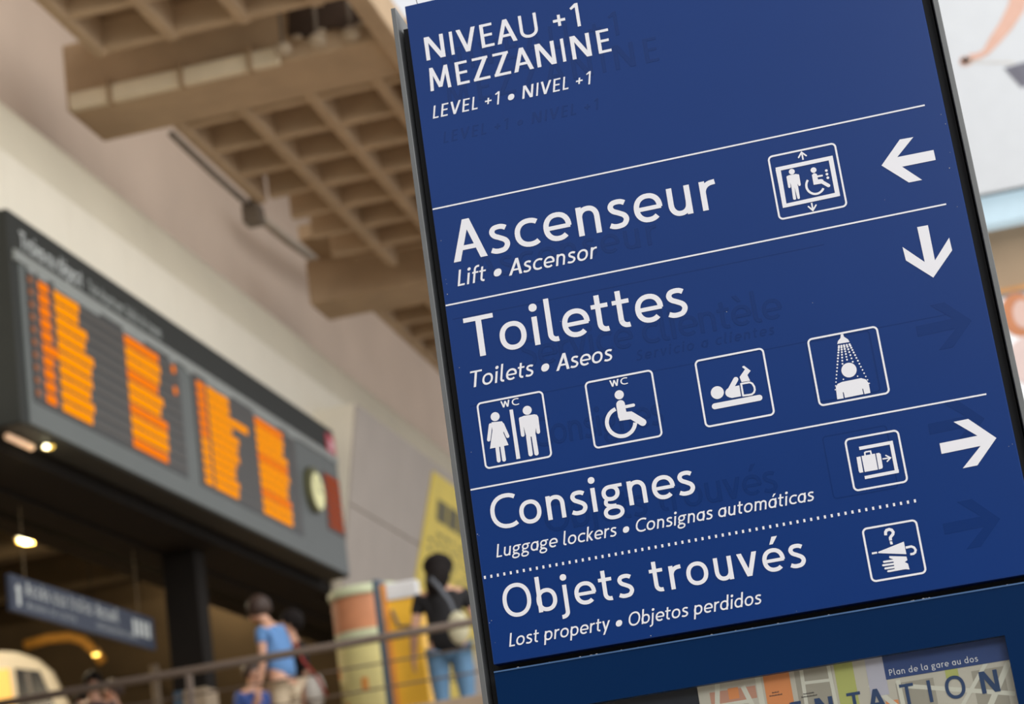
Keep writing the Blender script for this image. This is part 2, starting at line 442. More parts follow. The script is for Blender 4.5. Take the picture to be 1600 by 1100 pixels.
ICONS={'lift':((0.5933,0.3106,0.1175),[('b',23,[(500,165),(499,48)]),('s',23,[(443,116),(497,48),(554,112)]),('b',23,[(503,836),(504,953)]),('s',23,[(449,882),(502,952),(559,883)]),('b',56,[(914,226),(113,228)]),('b',56,[(113,228),(121,798)]),('b',56,[(121,798),(891,786)]),('b',56,[(891,786),(888,220)]),('p',0,[(89,197),(158,197),(149,806),(88,825)]),('p',0,[(89,197),(920,194),(916,242),(146,243)]),('p',0,[(857,228),(924,195),(921,818),(856,785)]),('p',0,[(88,825),(154,776),(857,782),(920,820)]),('c',43,[(309,309)]),('p',0,[(252,354),(365,356),(400,380),(383,453),(349,547),(352,731),(333,739),(317,729),(306,556),(301,549),(293,730),(273,739),(255,726),(263,528),(263,426),(217,384)]),('s',37,[(238,376),(236,528)]),('s',37,[(385,384),(382,529)]),('s',37,[(287,546),(280,721)]),('s',37,[(340,545),(336,721)]),('p',0,[(237,370),(381,366),(349,547),(271,549)]),('c',42,[(618,353)]),('p',0,[(582,421),(618,401),(655,425),(655,507),(705,512),(731,530),(701,580),(581,575)]),('s',65,[(618,435),(616,543)]),('s',28,[(661,460),(722,462)]),('s',51,[(693,544),(786,631)]),('c',20,[(796,400)]),('c',20,[(795,456)]),('c',20,[(798,512)]),('b',33,[(512,485),(501,498),(492,513),(485,528),(479,545),(476,562),(474,579),(475,597),(478,614),(483,631),(490,647),(499,662),(510,675),(522,687),(536,697),(550,706),(566,712),(582,716),(598,717),(614,717),(630,714),(646,708),(661,701),(674,692),(687,681),(698,668),(707,654)])]),
'wc':((0.0313,0.6414,0.1180),[('t',100,[(357,143),(632,140)],'WC'),('c',67,[(251,254)]),('p',0,[(185,327),(342,341),(367,401),(338,513),(389,706),(111,709),(184,445)]),('s',51,[(167,363),(111,575)]),('s',51,[(342,390),(394,576)]),('s',56,[(220,700),(215,905)]),('s',56,[(293,694),(294,907)]),('p',0,[(473,194),(525,198),(532,934),(474,934)]),('c',67,[(731,252)]),('p',0,[(630,340),(658,326),(832,333),(871,361),(867,406),(794,600),(801,641),(677,643),(639,453)]),('p',0,[(630,353),(860,367),(793,652),(665,641)]),('s',54,[(619,358),(616,599)]),('s',54,[(851,383),(847,598)]),('s',64,[(692,633),(690,899)]),('s',64,[(772,635),(776,903)]),('p',0,[(601,354),(631,331),(671,323),(826,330),(863,345),(878,379),(870,406),(604,381)])]),
'wheelchair':((0.2216,0.6414,0.1182),[('t',97,[(362,146),(628,143)],'WC'),('c',67,[(474,282)]),('s',126,[(472,425),(472,598)]),('p',0,[(411,420),(530,443),(537,548),(615,556),(622,668),(419,660)]),('s',46,[(539,473),(653,471)]),('s',105,[(593,607),(745,744)]),('b',56,[(390,478),(362,487),(336,499),(312,515),(291,534),(273,557),(258,581),(247,608),(239,637),(236,666),(237,696),(242,725),(251,753),(264,780),(280,805),(300,827),(322,846),(347,862),(373,875),(401,883),(430,887),(459,888),(487,884),(515,875),(540,863),(564,848),(586,828),(604,806),(619,782),(631,755),(638,727)])]),
'baby':((0.4117,0.6408,0.1181),[('c',93,[(250,526)]),('s',72,[(419,542),(539,388)]),('p',0,[(362,544),(496,454),(510,483),(573,482),(571,643),(439,643),(383,606)]),('c',68,[(428,560)]),('c',59,[(438,578)]),('p',0,[(662,218),(687,215),(766,304),(710,357),(735,447),(611,442),(597,364),(691,267),(659,234)]),('b',27,[(601,465),(725,467)]),('b',27,[(602,456),(601,649)]),('b',27,[(596,639),(676,644)]),('b',27,[(725,467),(758,493),(777,542),(777,587),(761,622),(726,644),(670,645)]),('s',86,[(183,715),(820,713)])]),
'shower':((0.6025,0.6412,0.1179),[('p',0,[(481,30),(514,31),(519,72),(567,120),(581,162),(408,157),(425,116),(467,81)]),('c',15,[(425,193)]),('c',15,[(419,216)]),('c',15,[(411,247)]),('c',14,[(401,282)]),('c',14,[(391,321)]),('c',14,[(380,362)]),('c',13,[(369,405)]),('c',13,[(357,450)]),('c',12,[(345,496)]),('c',12,[(332,544)]),('c',11,[(319,593)]),('c',11,[(306,644)]),('c',10,[(292,695)]),('c',10,[(279,748)]),('c',9,[(264,801)]),('c',15,[(460,195)]),('c',15,[(457,218)]),('c',15,[(454,249)]),('c',14,[(449,285)]),('c',14,[(444,323)]),('c',14,[(439,364)]),('c',13,[(433,408)]),('c',13,[(428,453)]),('c',15,[(496,195)]),('c',15,[(497,218)]),('c',15,[(497,249)]),('c',14,[(498,284)]),('c',14,[(499,323)]),('c',13,[(499,364)]),('c',13,[(500,407)]),('c',15,[(535,198)]),('c',15,[(539,225)]),('c',15,[(545,262)]),('c',14,[(551,305)]),('c',14,[(558,351)]),('c',13,[(565,400)]),('c',13,[(573,452)]),('c',15,[(575,196)]),('c',15,[(581,218)]),('c',15,[(589,249)]),('c',14,[(599,285)]),('c',14,[(609,323)]),('c',14,[(621,364)]),('c',13,[(632,407)]),('c',13,[(645,451)]),('c',12,[(657,498)]),('c',12,[(670,545)]),('c',11,[(684,594)]),('c',11,[(697,645)]),('c',10,[(711,696)]),('c',10,[(726,748)]),('c',9,[(740,801)]),('c',10,[(400,676)]),('c',10,[(601,670)]),('c',106,[(500,560)]),('p',0,[(276,769),(308,726),(376,709),(643,706),(703,736),(733,797),(731,938),(648,941),(642,860),(630,861),(633,938),(373,942),(370,859),(357,859),(355,945),(265,942)])]),
'locker':((0.6323,0.8198,0.0894),[('p',0,[(241,194),(859,193),(856,255),(243,256)]),('p',0,[(794,231),(859,193),(861,795),(794,757)]),('p',0,[(242,746),(867,737),(860,798),(241,805)]),('p',0,[(164,376),(238,374),(234,672),(170,673),(157,638)]),('p',0,[(257,371),(503,371),(501,673),(260,673)]),('p',0,[(523,371),(577,370),(603,399),(596,641),(579,667),(518,672)]),('b',28,[(322,379),(326,320),(345,311),(432,311),(436,374)]),('b',25,[(618,494),(757,498)]),('s',25,[(689,441),(763,499),(693,554)])]),
'lost':((0.6332,0.9701,0.0895),[('b',52,[(405,200),(413,143),(439,112),(488,105),(528,125),(547,167),(535,204),(494,238),(478,258),(475,307)]),('p',0,[(454,318),(497,326),(503,381),(456,380)]),('p',0,[(224,470),(700,369),(702,600),(214,494)]),('b',35,[(103,481),(197,481)]),('b',42,[(712,482),(813,478),(858,506),(877,554),(859,596),(824,615),(769,612)]),('p',0,[(399,581),(694,641),(700,708),(648,735),(698,772),(705,881),(640,863),(421,863),(471,795),(474,681),(460,653),(392,615)]),('s',37,[(288,667),(506,674)]),('s',37,[(261,726),(495,733)]),('s',37,[(290,789),(484,791)]),('s',37,[(330,847),(499,845)]),('p',0,[(456,678),(506,674),(522,855),(447,855)])])}
ARROWS=[[(0.7785, 0.3688), (0.8166, 0.3299), (0.8394, 0.3306), (0.8068, 0.3598), (0.8676, 0.3604), (0.8678, 0.3786), (0.8114, 0.3783), (0.8393, 0.4084), (0.8172, 0.4082)],
[(0.8157, 0.488), (0.8336, 0.4883), (0.8332, 0.5507), (0.8633, 0.5168), (0.8638, 0.5395), (0.825, 0.5793), (0.7869, 0.5409), (0.7858, 0.5169), (0.8164, 0.55)],
[(0.7817, 0.8555), (0.8428, 0.8543), (0.8103, 0.8248), (0.834, 0.8243), (0.8715, 0.8635), (0.8334, 0.902), (0.8099, 0.9026), (0.8445, 0.8717), (0.7815, 0.8732)]]


def disc(cx, cy, r, n=26): return [(cx+r*math.cos(2*math.pi*i/n), cy+r*math.sin(2*math.pi*i/n)) for i in range(n)]
def rr_ring(x0, y0, s, w, rad):
    pts = []
    for cx_, cy_, a in ((s-rad,s-rad,0),(rad,s-rad,90),(rad,rad,180),(s-rad,rad,270)):
        for i in range(7):
            t = math.radians(a+15*i); pts.append((cx_+(rad-w/2)*math.cos(t), cy_+(rad-w/2)*math.sin(t)))
    return [clean([(x0+q[0], y0+q[1]) for q in p]) for p in ribbon(pts, w, True)]
ICON_LABEL = {'lift':'lift pictogram','wc':'woman and man toilet pictogram','wheelchair':'wheelchair toilet pictogram','baby':'baby changing pictogram',
              'shower':'shower pictogram','locker':'suitcase in locker pictogram','lost':'umbrella and glove lost property pictogram'}
for k,((u0,v0,s),els) in ICONS.items():
    P = rr_ring(u0, -(v0+s), s, 0.0032, 0.0085); K = []
    def T(q): return (u0+q[0]/1000*s, -(v0+q[1]/1000*s))
    for e in els:
        pts = [T(q) for q in e[2]]; w = e[1]/1000*s
        if e[0] == 'c': P.append(disc(pts[0][0], pts[0][1], w))
        elif e[0] == 'p': P.append(clean(pts))
        elif e[0] in 'bs':
            P += [clean(q) for q in ribbon(pts, w)]
            if e[0] == 's': P += [disc(pts[0][0],pts[0][1],w/2,16), disc(pts[-1][0],pts[-1][1],w/2,16)]
        elif e[0] == 'k': K += [clean(q) for q in ribbon(pts, w)]
        elif e[0] == 't':
            FONT[0] = G_BOLD; P += text_polys(e[3], pts[0][0], pts[1][0], pts[0][1], 0.0116, 0.0, 1.4); FONT[0] = G_REG
    ic = decal('pictogram', P, m_white, panel, 0.0007, ICON_LABEL[k])
    if K: decal('pictogram_gap', K, m_blue, panel, 0.0011)
for a in ARROWS: decal('arrow', [clean([(x,-y) for x,y in a])], m_white, panel, 0.0007, 'white arrow')

# relief of the previous lettering under the film
def inflate(polys): return polys
for s,l,r,b,c,sl in (('NIVEAU +1',0.055,0.378,0.030,0.046,0),('MEZZANINE',0.055,0.440,0.094,0.046,0),('LEVEL +1 • NIVEL +1',0.037,0.323,0.1600,0.021,IT),
                     ('Ascenseur',0.060,0.386,0.425,0.050,0),('Service clientèle',0.120,0.572,0.597,0.052,0),('Servicio a clientes',0.316,0.553,0.622,0.018,IT),
                     ('Consignes',0.120,0.345,0.738,0.050,0),('Objets trouvés',0.120,0.513,0.885,0.050,0)):
    decal('old_lettering', text_polys(s, l, r, -b, c, sl), m_ghost, panel, 0.00025, 'faint relief of older lettering')
GH = [rect(0.01,0.66,-0.486,-0.4848), rect(0.02,0.84,-0.646,-0.6448)] + rr_ring(0.598,-0.915,0.106,0.0016,0.006) + rr_ring(0.60,-0.752,0.106,0.0016,0.006)
decal('old_rule', GH, m_ghost, panel, 0.00025)
for dx,dv in ((0.0,0.0),(-0.012,0.165),(-0.02,0.33)):
    a = [(x+0.0+dx, -(y-0.2+dv)) for x,y in ARROWS[2]]
    decal('old_arrow', [clean(a)], m_ghost, panel, 0.00025)
# specks of dust and chips along the edges
sp = []
for i in range(26):
    u = random.choice([random.uniform(0.002,0.012), random.uniform(0.885,0.897), random.uniform(0.02,0.88)]); v = random.uniform(-0.1,1.08)
    if 0.02 < u < 0.88 and random.random() < 0.5: v = 1.084
    sp.append(disc(u, -v, random.uniform(0.0004,0.0009), 6))
tag(decal('dust_specks', sp, m_dust, panel, 0.0009), kind='stuff')
# small bosses on the panel
bo = MB()
for u,v in ((0.745,0.262),(0.30,0.70)): bo.ell((u-TX, -TY-0.0005, ZP-v), (0.004,0.0012,0.004), 14, 8)

# map case under the panel
CZ1 = ZP-1.1005; CZ0 = 0.55
OX0, OX1, OZ0, OZ1 = 0.075, 0.8215, 0.78, ZP-1.1765
case = MB()
for b in ((0.0,OX0,CZ0,CZ1),(OX1,0.90,CZ0,CZ1),(OX0,OX1,OZ1,CZ1),(OX0,OX1,CZ0,OZ0)): lb(case, b[0],b[1],-0.004,0.028,b[2],b[3])
case_o = case.build('case_frame', m_case, tot)
m_edge = mat('pale_case_edge', (70,105,150), 0.4, var=0.1, scale=30)  # narrow strip in paler blue along the top of the case
lb(MB(), 0.0,0.90,-0.0055,0.0,CZ1-0.0012,CZ1+0.0012).build('case_edge', m_edge, tot)
cr = MB()
for i in range(22):
    u = random.uniform(0.02,0.88); r = random.uniform(0.0006,0.0018); cr.ell((u-TX,-TY-0.001+random.uniform(0,0.006),CZ1+0.0015),(r*1.6,r,r),6,4)
tag(cr.build('crumbs_of_grit', m_dust, tot), kind='stuff')
lb(MB(), 0.0,0.90,-0.002,0.03,0.03,CZ0-0.006).build('lower_panel', m_case, tot, bevel=0.0015)
m_navy = mat('dark_glass_reflection', (16,24,40), 0.6, var=0.1)
lb(MB(), OX0,OX1,0.018,0.03,OZ0,OZ1).build('reflection_backing', m_navy, tot)  # dark backing paints the dark reflection in the glass beside the map
m_map = mat('map_paper', (206,198,184), 0.6, var=0.03, scale=8)
MX0 = 0.3265
sheet = lb(MB(), MX0,OX1,0.0155,0.018,OZ0,OZ1).build('map_sheet', m_map, tot)
def mdec(name, polys, rgb, off, label=None):
    m = mat('map_print', rgb, 0.6, var=0.0)
    mb = MB()
    for i, p in enumerate(polys): mb.add([L(q[0], 0.0155-off-1e-6*(i % 97), ZP+q[1]) for q in clean(p)], [tuple(range(len(p)))])
    o = mb.build(name, m, sheet, fix=False)
    if label: o['label'] = label
ZT = -1.1767
def q4(x0,x1,y0,y1): return rect(x0,x1,y0,y1)
# the rows of blocks, roads and parks of the printed map
mdec('map_block', [q4(0.345,0.42,ZT-0.032,ZT-0.012), q4(0.335,0.36,ZT-0.09,ZT-0.05), q4(0.425,0.43,ZT-0.02,ZT)], (205,150,128), 0.0002)
mdec('map_block', [q4(0.4345,0.477,ZT-0.20,ZT), q4(0.375,0.392,ZT-0.028,ZT-0.01), q4(0.62,0.64,ZT-0.11,ZT-0.07)], (236,150,92), 0.0002)
mdec('map_park', [q4(0.549,0.579,ZT-0.16,ZT), q4(0.37,0.39,ZT-0.12,ZT-0.045), q4(0.72,0.74,ZT-0.05,ZT-0.035), q4(0.46,0.6,ZT-0.4,ZT-0.3)], (190,192,112), 0.0002)
mdec('map_block', [q4(0.485,0.545,ZT-0.3,ZT), q4(0.64,0.70,ZT-0.2,ZT-0.045), q4(0.76,0.81,ZT-0.12,ZT-0.045)], (172,164,150), 0.00015)
roads = []
for a,b,w in (((0.36,ZT),(0.345,ZT-0.09),0.008),((0.40,ZT-0.01),(0.425,ZT-0.09),0.008),((0.355,ZT-0.035),(0.41,ZT-0.035),0.006),((0.426,ZT),(0.428,ZT-0.2),0.009),
              ((0.497,ZT),(0.493,ZT-0.2),0.006),((0.541,ZT),(0.545,ZT-0.2),0.006),((0.497,ZT-0.021),(0.543,ZT-0.023),0.005),((0.6,ZT-0.04),(0.68,ZT-0.13),0.008),
              ((0.65,ZT-0.05),(0.82,ZT-0.09),0.007),((0.76,ZT-0.13),(0.82,ZT-0.04),0.009),((0.70,ZT-0.14),(0.79,ZT-0.03),0.006),((0.645,ZT-0.04),(0.65,ZT-0.2),0.007),
              ((0.33,ZT-0.2),(0.82,ZT-0.26),0.012),((0.5,ZT-0.2),(0.7,ZT-0.6),0.01),((0.33,ZT-0.45),(0.82,ZT-0.5),0.012)):
    roads += [clean(q) for q in ribbon([a,b], w)]
mdec('map_road', roads, (226,222,208), 0.0003)
mdec('map_block', [q4(0.599,0.628,ZT-0.06,ZT)], (196,192,206), 0.0004)
mdec('map_title_band', [q4(0.6272,0.8215,-1.2135,ZT)], (44,70,128), 0.0006, 'dark blue title band')
mw = []
mdec('map_lettering', text_polys('Plan de la gare au dos', 0.6339,0.7740,-1.2082,0.0098), (236,234,238), 0.0009, 'white line reading Plan de la gare au dos')
big = []
for ch,u in zip('ORIENTATION', (0.325,0.365,0.40,0.43,0.478,0.5255,0.5718,0.607,0.6561,0.691,0.7328)): pass
cs = {'N':0.7866,'O':0.7328,'I':0.691,'T':0.6561,'A':0.607,'t':0.5718,'n':0.5255,'e':0.4800,'i':0.4480,'r':0.4130,'o':0.3640}
for ch,u in cs.items():
    w = {'N':0.0325,'O':0.035,'I':0.0052,'T':0.022,'A':0.030,'E':0.021,'R':0.024}[ch.upper()]
    FONT[0] = G_BOLD; big += text_polys(ch.upper(), u-w/2, u+w/2, -1.2594, 0.0345)
FONT[0] = G_REG
mdec('map_lettering', big, (40,68,112), 0.0009, 'large navy word ORIENTATION')
tiny = []
for (u,v,w) in ((0.451,1.205,0.012),(0.451,1.2095,0.022),(0.503,1.215,0.018),(0.503,1.2195,0.026)):
    for k in range(int(w/0.0016)): tiny.append(q4(u-w/2+k*0.0016, u-w/2+k*0.0016+0.0011, -v-0.0009, -v+0.0007+0.0006*(k%3==0)))
mdec('map_caption', tiny, (70,66,66), 0.0006)
m_glass = bpy.data.materials.new('case_glass'); m_glass.use_nodes = True
nt = m_glass.node_tree; nt.nodes.clear()
mo = nt.nodes.new('ShaderNodeOutputMaterial'); mx = nt.nodes.new('ShaderNodeMixShader'); tr_ = nt.nodes.new('ShaderNodeBsdfTransparent'); gl_ = nt.nodes.new('ShaderNodeBsdfGlossy')
lw = nt.nodes.new('ShaderNodeLayerWeight'); lw.inputs[0].default_value = 0.25
fr = nt.nodes.new('ShaderNodeMapRange'); fr.inputs[3].default_value = 0.03; fr.inputs[4].default_value = 0.5; nt.links.new(lw.outputs['Facing'], fr.inputs[0]); gl_.inputs['Roughness'].default_value = 0.03; tr_.inputs[0].default_value = (0.97,0.98,0.97,1)
nt.links.new(fr.outputs[0], mx.inputs[0]); nt.links.new(tr_.outputs[0], mx.inputs[1]); nt.links.new(gl_.outputs[0], mx.inputs[2]); nt.links.new(mx.outputs[0], mo.inputs[0])
lb(MB(), OX0-0.0,OX1+0.0,0.006,0.010,OZ0,OZ1).build('glass_pane', m_glass, tot)

# ------------------------------------------------------------------ departure board
BX = -6.0
m_bdark = mat('board_black_frame', (33,35,31), 0.7, var=0.05, scale=3)
m_bface = mat('board_grey_face', (92,97,95), 0.5, var=0.04, scale=3)
m_bscr = mat('board_screen', (46,45,42), 0.4, var=0.05, scale=8)
m_row = mat('board_row_shade', (72,68,63), 0.5, var=0.05, scale=8)
m_band = mat('board_metal_band', (142,146,142), 0.4, metal=0.2, var=0.06, scale=6)
m_led = mat('amber_led', (12,5,1), 0.9, var=0.0, spec=0.0, emit=(255,152,8), strength=1.08)
m_ledd = mat('dim_amber_led', (60,30,12), 0.5, var=0.0, emit=(190,110,50), strength=0.5)
m_led2 = mat('red_amber_led', (12,5,1), 0.9, var=0.0, spec=0.0, emit=(255,130,18), strength=1.0)
m_led3 = mat('deep_orange_led', (12,5,1), 0.9, var=0.0, spec=0.0, emit=(225,88,12), strength=0.5)
m_lbl = mat('board_lettering_white', (205,210,208), 0.5, var=0.0)
m_lbl2 = mat('board_lettering_grey', (160,165,162), 0.5, var=0.0)
board = thing('departure_board', 'long dark overhead departure board with columns of glowing orange text', 'display board', (BX, 15.65, 6.08))
def bb(mb, x0,x1,y0,y1,z0,z1): return mb.box(x0-BX,x1-BX,y0-15.65,y1-15.65,z0-6.08,z1-6.08)
bb(MB(), -6.28,-6.0,11.30,20.02,6.08,7.90).build('casing', m_bdark, board, bevel=0.015)
bb(MB(), -6.0,-5.985,11.42,19.98,6.10,7.50).build('face_panel', m_bface, board)
bb(MB(), -6.0,-5.97,11.34,20.0,7.46,7.555).build('metal_band', m_band, board, bevel=0.004)
for (a,b_) in ((11.52,14.86),(15.2,18.35)):
    scr = bb(MB(), -5.985,-5.978,a,b_,6.30,7.46).build('screen', m_bscr, board)
    n = 10 if a < 12 else 11
    for k in range(n):
        z = 7.41-(k+0.5)*1.08/n
        bb(MB(), -5.978,-5.974,a+0.03,b_-0.03,z-0.030,z+0.030).build('row_strip', m_row, scr)
def led(y0, y1, z, h, m, parent, name='text_row', fill=1.0):
    mb = MB(); y = y0; cw = 0.082
    while y < y1-0.02:
        w = min(cw, y1-y)-0.006
        t = random.random()
        if t < 0.97*fill or True:
            mb.box(-5.972-BX,-5.968-BX,y-15.65,y+w-15.65,z-h/2-6.08,z+h/2*random.choice((1,1,0.9))-6.08)
        y += cw
    return mb.build(name, m, parent)
cols1 = [(11.58,11.68,'d',1),(11.73,11.98,'n',1),(12.05,12.62,'v',1),(13.50-0.02,14.40,'w',1)]
for k in range(10):
    z = 7.41-(k+0.5)*0.108; 
    led(11.545,11.63,z,0.05,m_ledd,board)
    led(11.735,11.93+(0.1 if k==5 else 0),z,0.080,m_led2,board)
    led(12.04,12.04+[0.50,0.46,0.62,0.56,0.72,0.66,0.66,0.60,0.66,0.60][k],z,0.084,m_led,board)
    led(13.52,13.52+[0.8,0.82,0.78,0.72,0.84,0.74,0.88,0.86,0.86,0.84][k],z,0.084,m_led if k%3 else m_led2,board)
    if k in (0,2): led(14.66,14.75,z,0.075,m_led2,board)
for k in range(11):
    z = 7.41-(k+0.5)*0.098
    led(15.30,15.52,z,0.072,m_led2 if k<6 else m_led,board)
    led(15.58,15.58+[0.62,0.62,1.15,0.66,0.84,0.76,0.78,0.66,0.62,0.70,0.66][k],z,0.076,m_led,board)
    led(17.00,17.00+[0.92,0.92,0.86,0.98,0.96,1.0,0.92,0.88,0.96,0.96,0.94][k],z,0.076,m_led if k%4 else m_led2,board)
def blet(s, y0, y1, z, cap, m, label=None):
    mb = MB()
    for p in text_polys(s, y0, y1, z, cap):
        mb.add([(-5.996-BX, q[0]-15.65, q[1]-6.08) for q in p], [tuple(range(len(p)))])
    o = mb.build('lettering', m, board, fix=False)
    if label: o['label'] = label
FONT[0] = G_BOLD
blet('Trains au départ', 11.5, 12.72, 7.62, 0.145, m_lbl, 'white title Trains au départ')
blet('Train departures', 12.84, 13.62, 7.62, 0.115, m_lbl2); blet('Salida de trenes', 13.68, 14.52, 7.62, 0.115, m_lbl2)
for (a,w) in ((11.56,0.14),(11.75,0.16),(12.06,0.95),(13.5,0.5),(14.62,0.14),(15.06,0.14),(15.6,0.7),(16.98,0.8),(18.1,0.3)):
    mb = MB(); y = a
    while y < a+w: mb.box(-5.976-BX,-5.972-BX,y-15.65,y+0.035-15.65,7.425-6.08,7.46-6.08); y += 0.05
    mb.build('column_heading', m_lbl2, board)
FONT[0] = G_REG
# clock, small notice screen and red badge on the right end
m_olive = mat('olive_clock_rim', (86,84,40), 0.5); m_clk = mat('clock_face', (225,222,165), 0.5, var=0.0, emit=(220,215,160), strength=0.25)
clk = MB(); n = 30
def cyl_x(mb, x0, x1, yc, zc, r, mi=0):
    poly = [(yc+r*math.cos(2*math.pi*i/n)-15.65, zc+r*math.sin(2*math.pi*i/n)-6.08) for i in range(n)]
    return mb.prism(poly, 0, x0-BX, x1-BX, mi)
rim = cyl_x(MB(), -5.985, -5.93, 18.85, 6.93, 0.27).build('clock_rim', m_olive, board)
face = cyl_x(MB(), -5.93, -5.922, 18.9, 6.92, 0.215).build('clock_face', m_clk, board)
m_hand = mat('clock_hand_black', (30,30,28), 0.5)
bb(MB(), -5.922,-5.917,18.89,18.91,6.92,7.08).build('clock_hand', m_hand, board); bb(MB(), -5.922,-5.917,18.9,19.0,6.91,6.93).build('clock_hand', m_hand, board)
m_ns = mat('notice_screen_dark', (70,36,20), 0.5)
bb(MB(), -5.985,-5.978,19.32,19.98,6.55,7.26).build('notice_screen', m_ns, board)
for k in range(7): led(19.38,19.92,7.2-k*0.095,0.05,m_led3,board,fill=0.85)
m_red = mat('red_badge', (190,62,78), 0.5, var=0.05); m_redw = mat('pale_badge_mark', (228,180,190), 0.5, var=0.0)
bb(MB(), -6.0,-5.985,19.68,20.0,7.56,7.80).build('badge', m_red, board)
bb(MB(), -5.985,-5.982,19.76,19.92,7.61,7.73).build('badge_mark', m_redw, board)
for y in (11.9,15.6,19.4): bb(MB(), -6.33,-6.28,y-0.05,y+0.05,6.4,7.6).build('wall_bracket', m_black, board)

# ------------------------------------------------------------------ hanging sign in the opening
m_hs = mat('hanging_sign_slate_blue', (56,63,80), 0.6, var=0.04)
m_rod = mat('dull_brass_rod', (110,92,62), 0.6)
hs = thing('hanging_sign', 'long slate blue hanging sign with white writing below the departure board', 'sign', (-7.0, 14.6, 4.96))
HX, HY, HZ = -7.0, 14.6, 4.96
MB().box(-0.05,0,13.0-HY,16.22-HY,0,0.33).build('sign_box', m_hs, hs, bevel=0.01)
for y in (13.35,15.9): MB().tube([(-0.03,y-HY,0.33),(-0.03,y-HY,1.02)],0.006,8).build('hanging_rod', m_rod, hs)
def hlet(s, y0, y1, z, cap, lab=None, sl=0):
    mb = MB()
    for p in text_polys(s, y0, y1, z, cap, sl): mb.add([(0.003, q[0]-HY, q[1]-HZ) for q in p], [tuple(range(len(p)))])
    o = mb.build('lettering', m_lbl, hs, fix=False)
    if lab: o['label'] = lab
hlet('Accès aux trains', 13.28, 14.68, 5.13, 0.13, 'white writing Accès aux trains'); hlet('Accueil', 14.78, 15.3, 5.13, 0.13)
hlet('Access to trains', 13.3, 14.3, 5.02, 0.06, None, IT); hlet('Information desk', 14.78, 15.75, 5.02, 0.06, None, IT)
MB().add([(0.003,13.08-HY,0.20),(0.003,13.14-HY,0.26),(0.003,13.2-HY,0.20),(0.003,13.17-HY,0.20),(0.003,13.17-HY,0.06),(0.003,13.11-HY,0.06),(0.003,13.11-HY,0.20)],[(0,1,2,3,4,5,6)]).build('arrow', m_lbl, hs, fix=False)
for i,y in enumerate((15.66,15.78,15.90,16.02)): MB().box(0,0.004,y-HY,y+0.07-HY,0.10,0.26).build('pictogram', m_lbl, hs)

# ------------------------------------------------------------------ ceiling services
m_pipe = mat('grey_conduit', (112,100,86), 0.6); m_tray = mat('beige_cable_tray', (222,206,176), 0.7, var=0.08, scale=3)
m_junk = mat('pale_fitting', (170,152,128), 0.7)
tr = thing('cable_tray', 'pale beige cable tray along the near edge of the big ceiling beam', 'cable tray', (-5.4, 14.1, 10.0))
MB().box(-1.15,1.0,-0.02,0.065,-0.03,0.14).build('tray', m_tray, tr, bevel=0.01)
for x in (-0.72,0.02,0.72): MB().box(x-0.02,x+0.02,-0.05,0.065,-0.05,0.2).build('bracket', m_brown, tr)
for i,(x,y,l) in enumerate(((-4.3,13.95,'round pale junction box on the beam left of the brace'),(-3.95,13.93,'small pale junction box midway along the beam edge'),(-3.62,13.95,'pale junction box nearest the ceiling edge beam'))):
    t = thing('junction_box', l, 'junction box', (x,y,10.0), group='junction boxes on the ceiling beam')
    MB().ell((0,0,0.03),(0.09,0.08,0.07)).build('housing', m_junk, t, smooth=True); MB().tube([(0,0,0.05),(0.01,-0.01,0.3),(0.0,0.0,0.62)],0.018,8).build('conduit', m_pipe, t)
tag(MB().tube([onZ(398,105,10.1), onZ(425,60,10.35), onZ(440,22,10.6)],0.05,10).build('diagonal_strut', m_junk, smooth=True), 'short pale diagonal strut bracing the ceiling beside the dark hole', 'strut')
tag(MB().tube([(-5.92,15.15,9.97),(-5.93,16.4,9.96),(-5.93,17.45,9.97)],0.035,10).build('edge_pipe', m_pipe, smooth=True), 'grey pipe clipped along the left edge of the coffered ceiling', 'pipe')
t = thing('ceiling_speaker_box', 'grey box hanging at the left edge of the coffered ceiling', 'box', (-5.93, 17.6, 9.78))
MB().box(-0.1,0.1,-0.12,0.12,0,0.22).build('housing', m_pipe, t, bevel=0.02); MB().box(-0.02,0.02,-0.02,0.02,0.22,0.32).build('hanger', m_black, t)
tag(MB().tube([onX(392,328,-6.9), onX(450,376,-6.9), onX(520,424,-6.9)],0.06,10).build('wall_conduit', mat('pale_grey_conduit', (158,146,130), 0.7), smooth=True), 'long grey conduit running along the pinkish upper wall', 'pipe')
for i in range(5):
    pass
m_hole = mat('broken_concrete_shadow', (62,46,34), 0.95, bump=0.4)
t = qa, qb = onY(448,22,14.17), onY(588,50,14.17)
cavity = thing('broken_cavity', 'dark slab painting the shade of a ragged hatch in the near face of the big ceiling beam', 'cavity', (0.5*(qa.x+qb.x), 14.17, qa.z-0.2))
hw = 0.5*(qb.x-qa.x)
MB().prism([(-hw,-0.03),(-hw*0.6,-0.10),(0,-0.06),(hw*0.5,-0.12),(hw,-0.02),(hw*0.95,0.3),(0.1,0.34),(-hw*0.9,0.31)],1,-0.05,0.0).build('cavity_shade', m_hole, cavity)  # flat dark slab painting the shade inside a hole in the beam
for x_,z_ in ((-hw*0.8,-0.1),(-0.1,-0.1),(hw*0.7,-0.12)): MB().ell((x_,-0.06,z_),(0.06,0.04,0.035),12,8).build('broken_lump', m_junk, cavity, smooth=True)

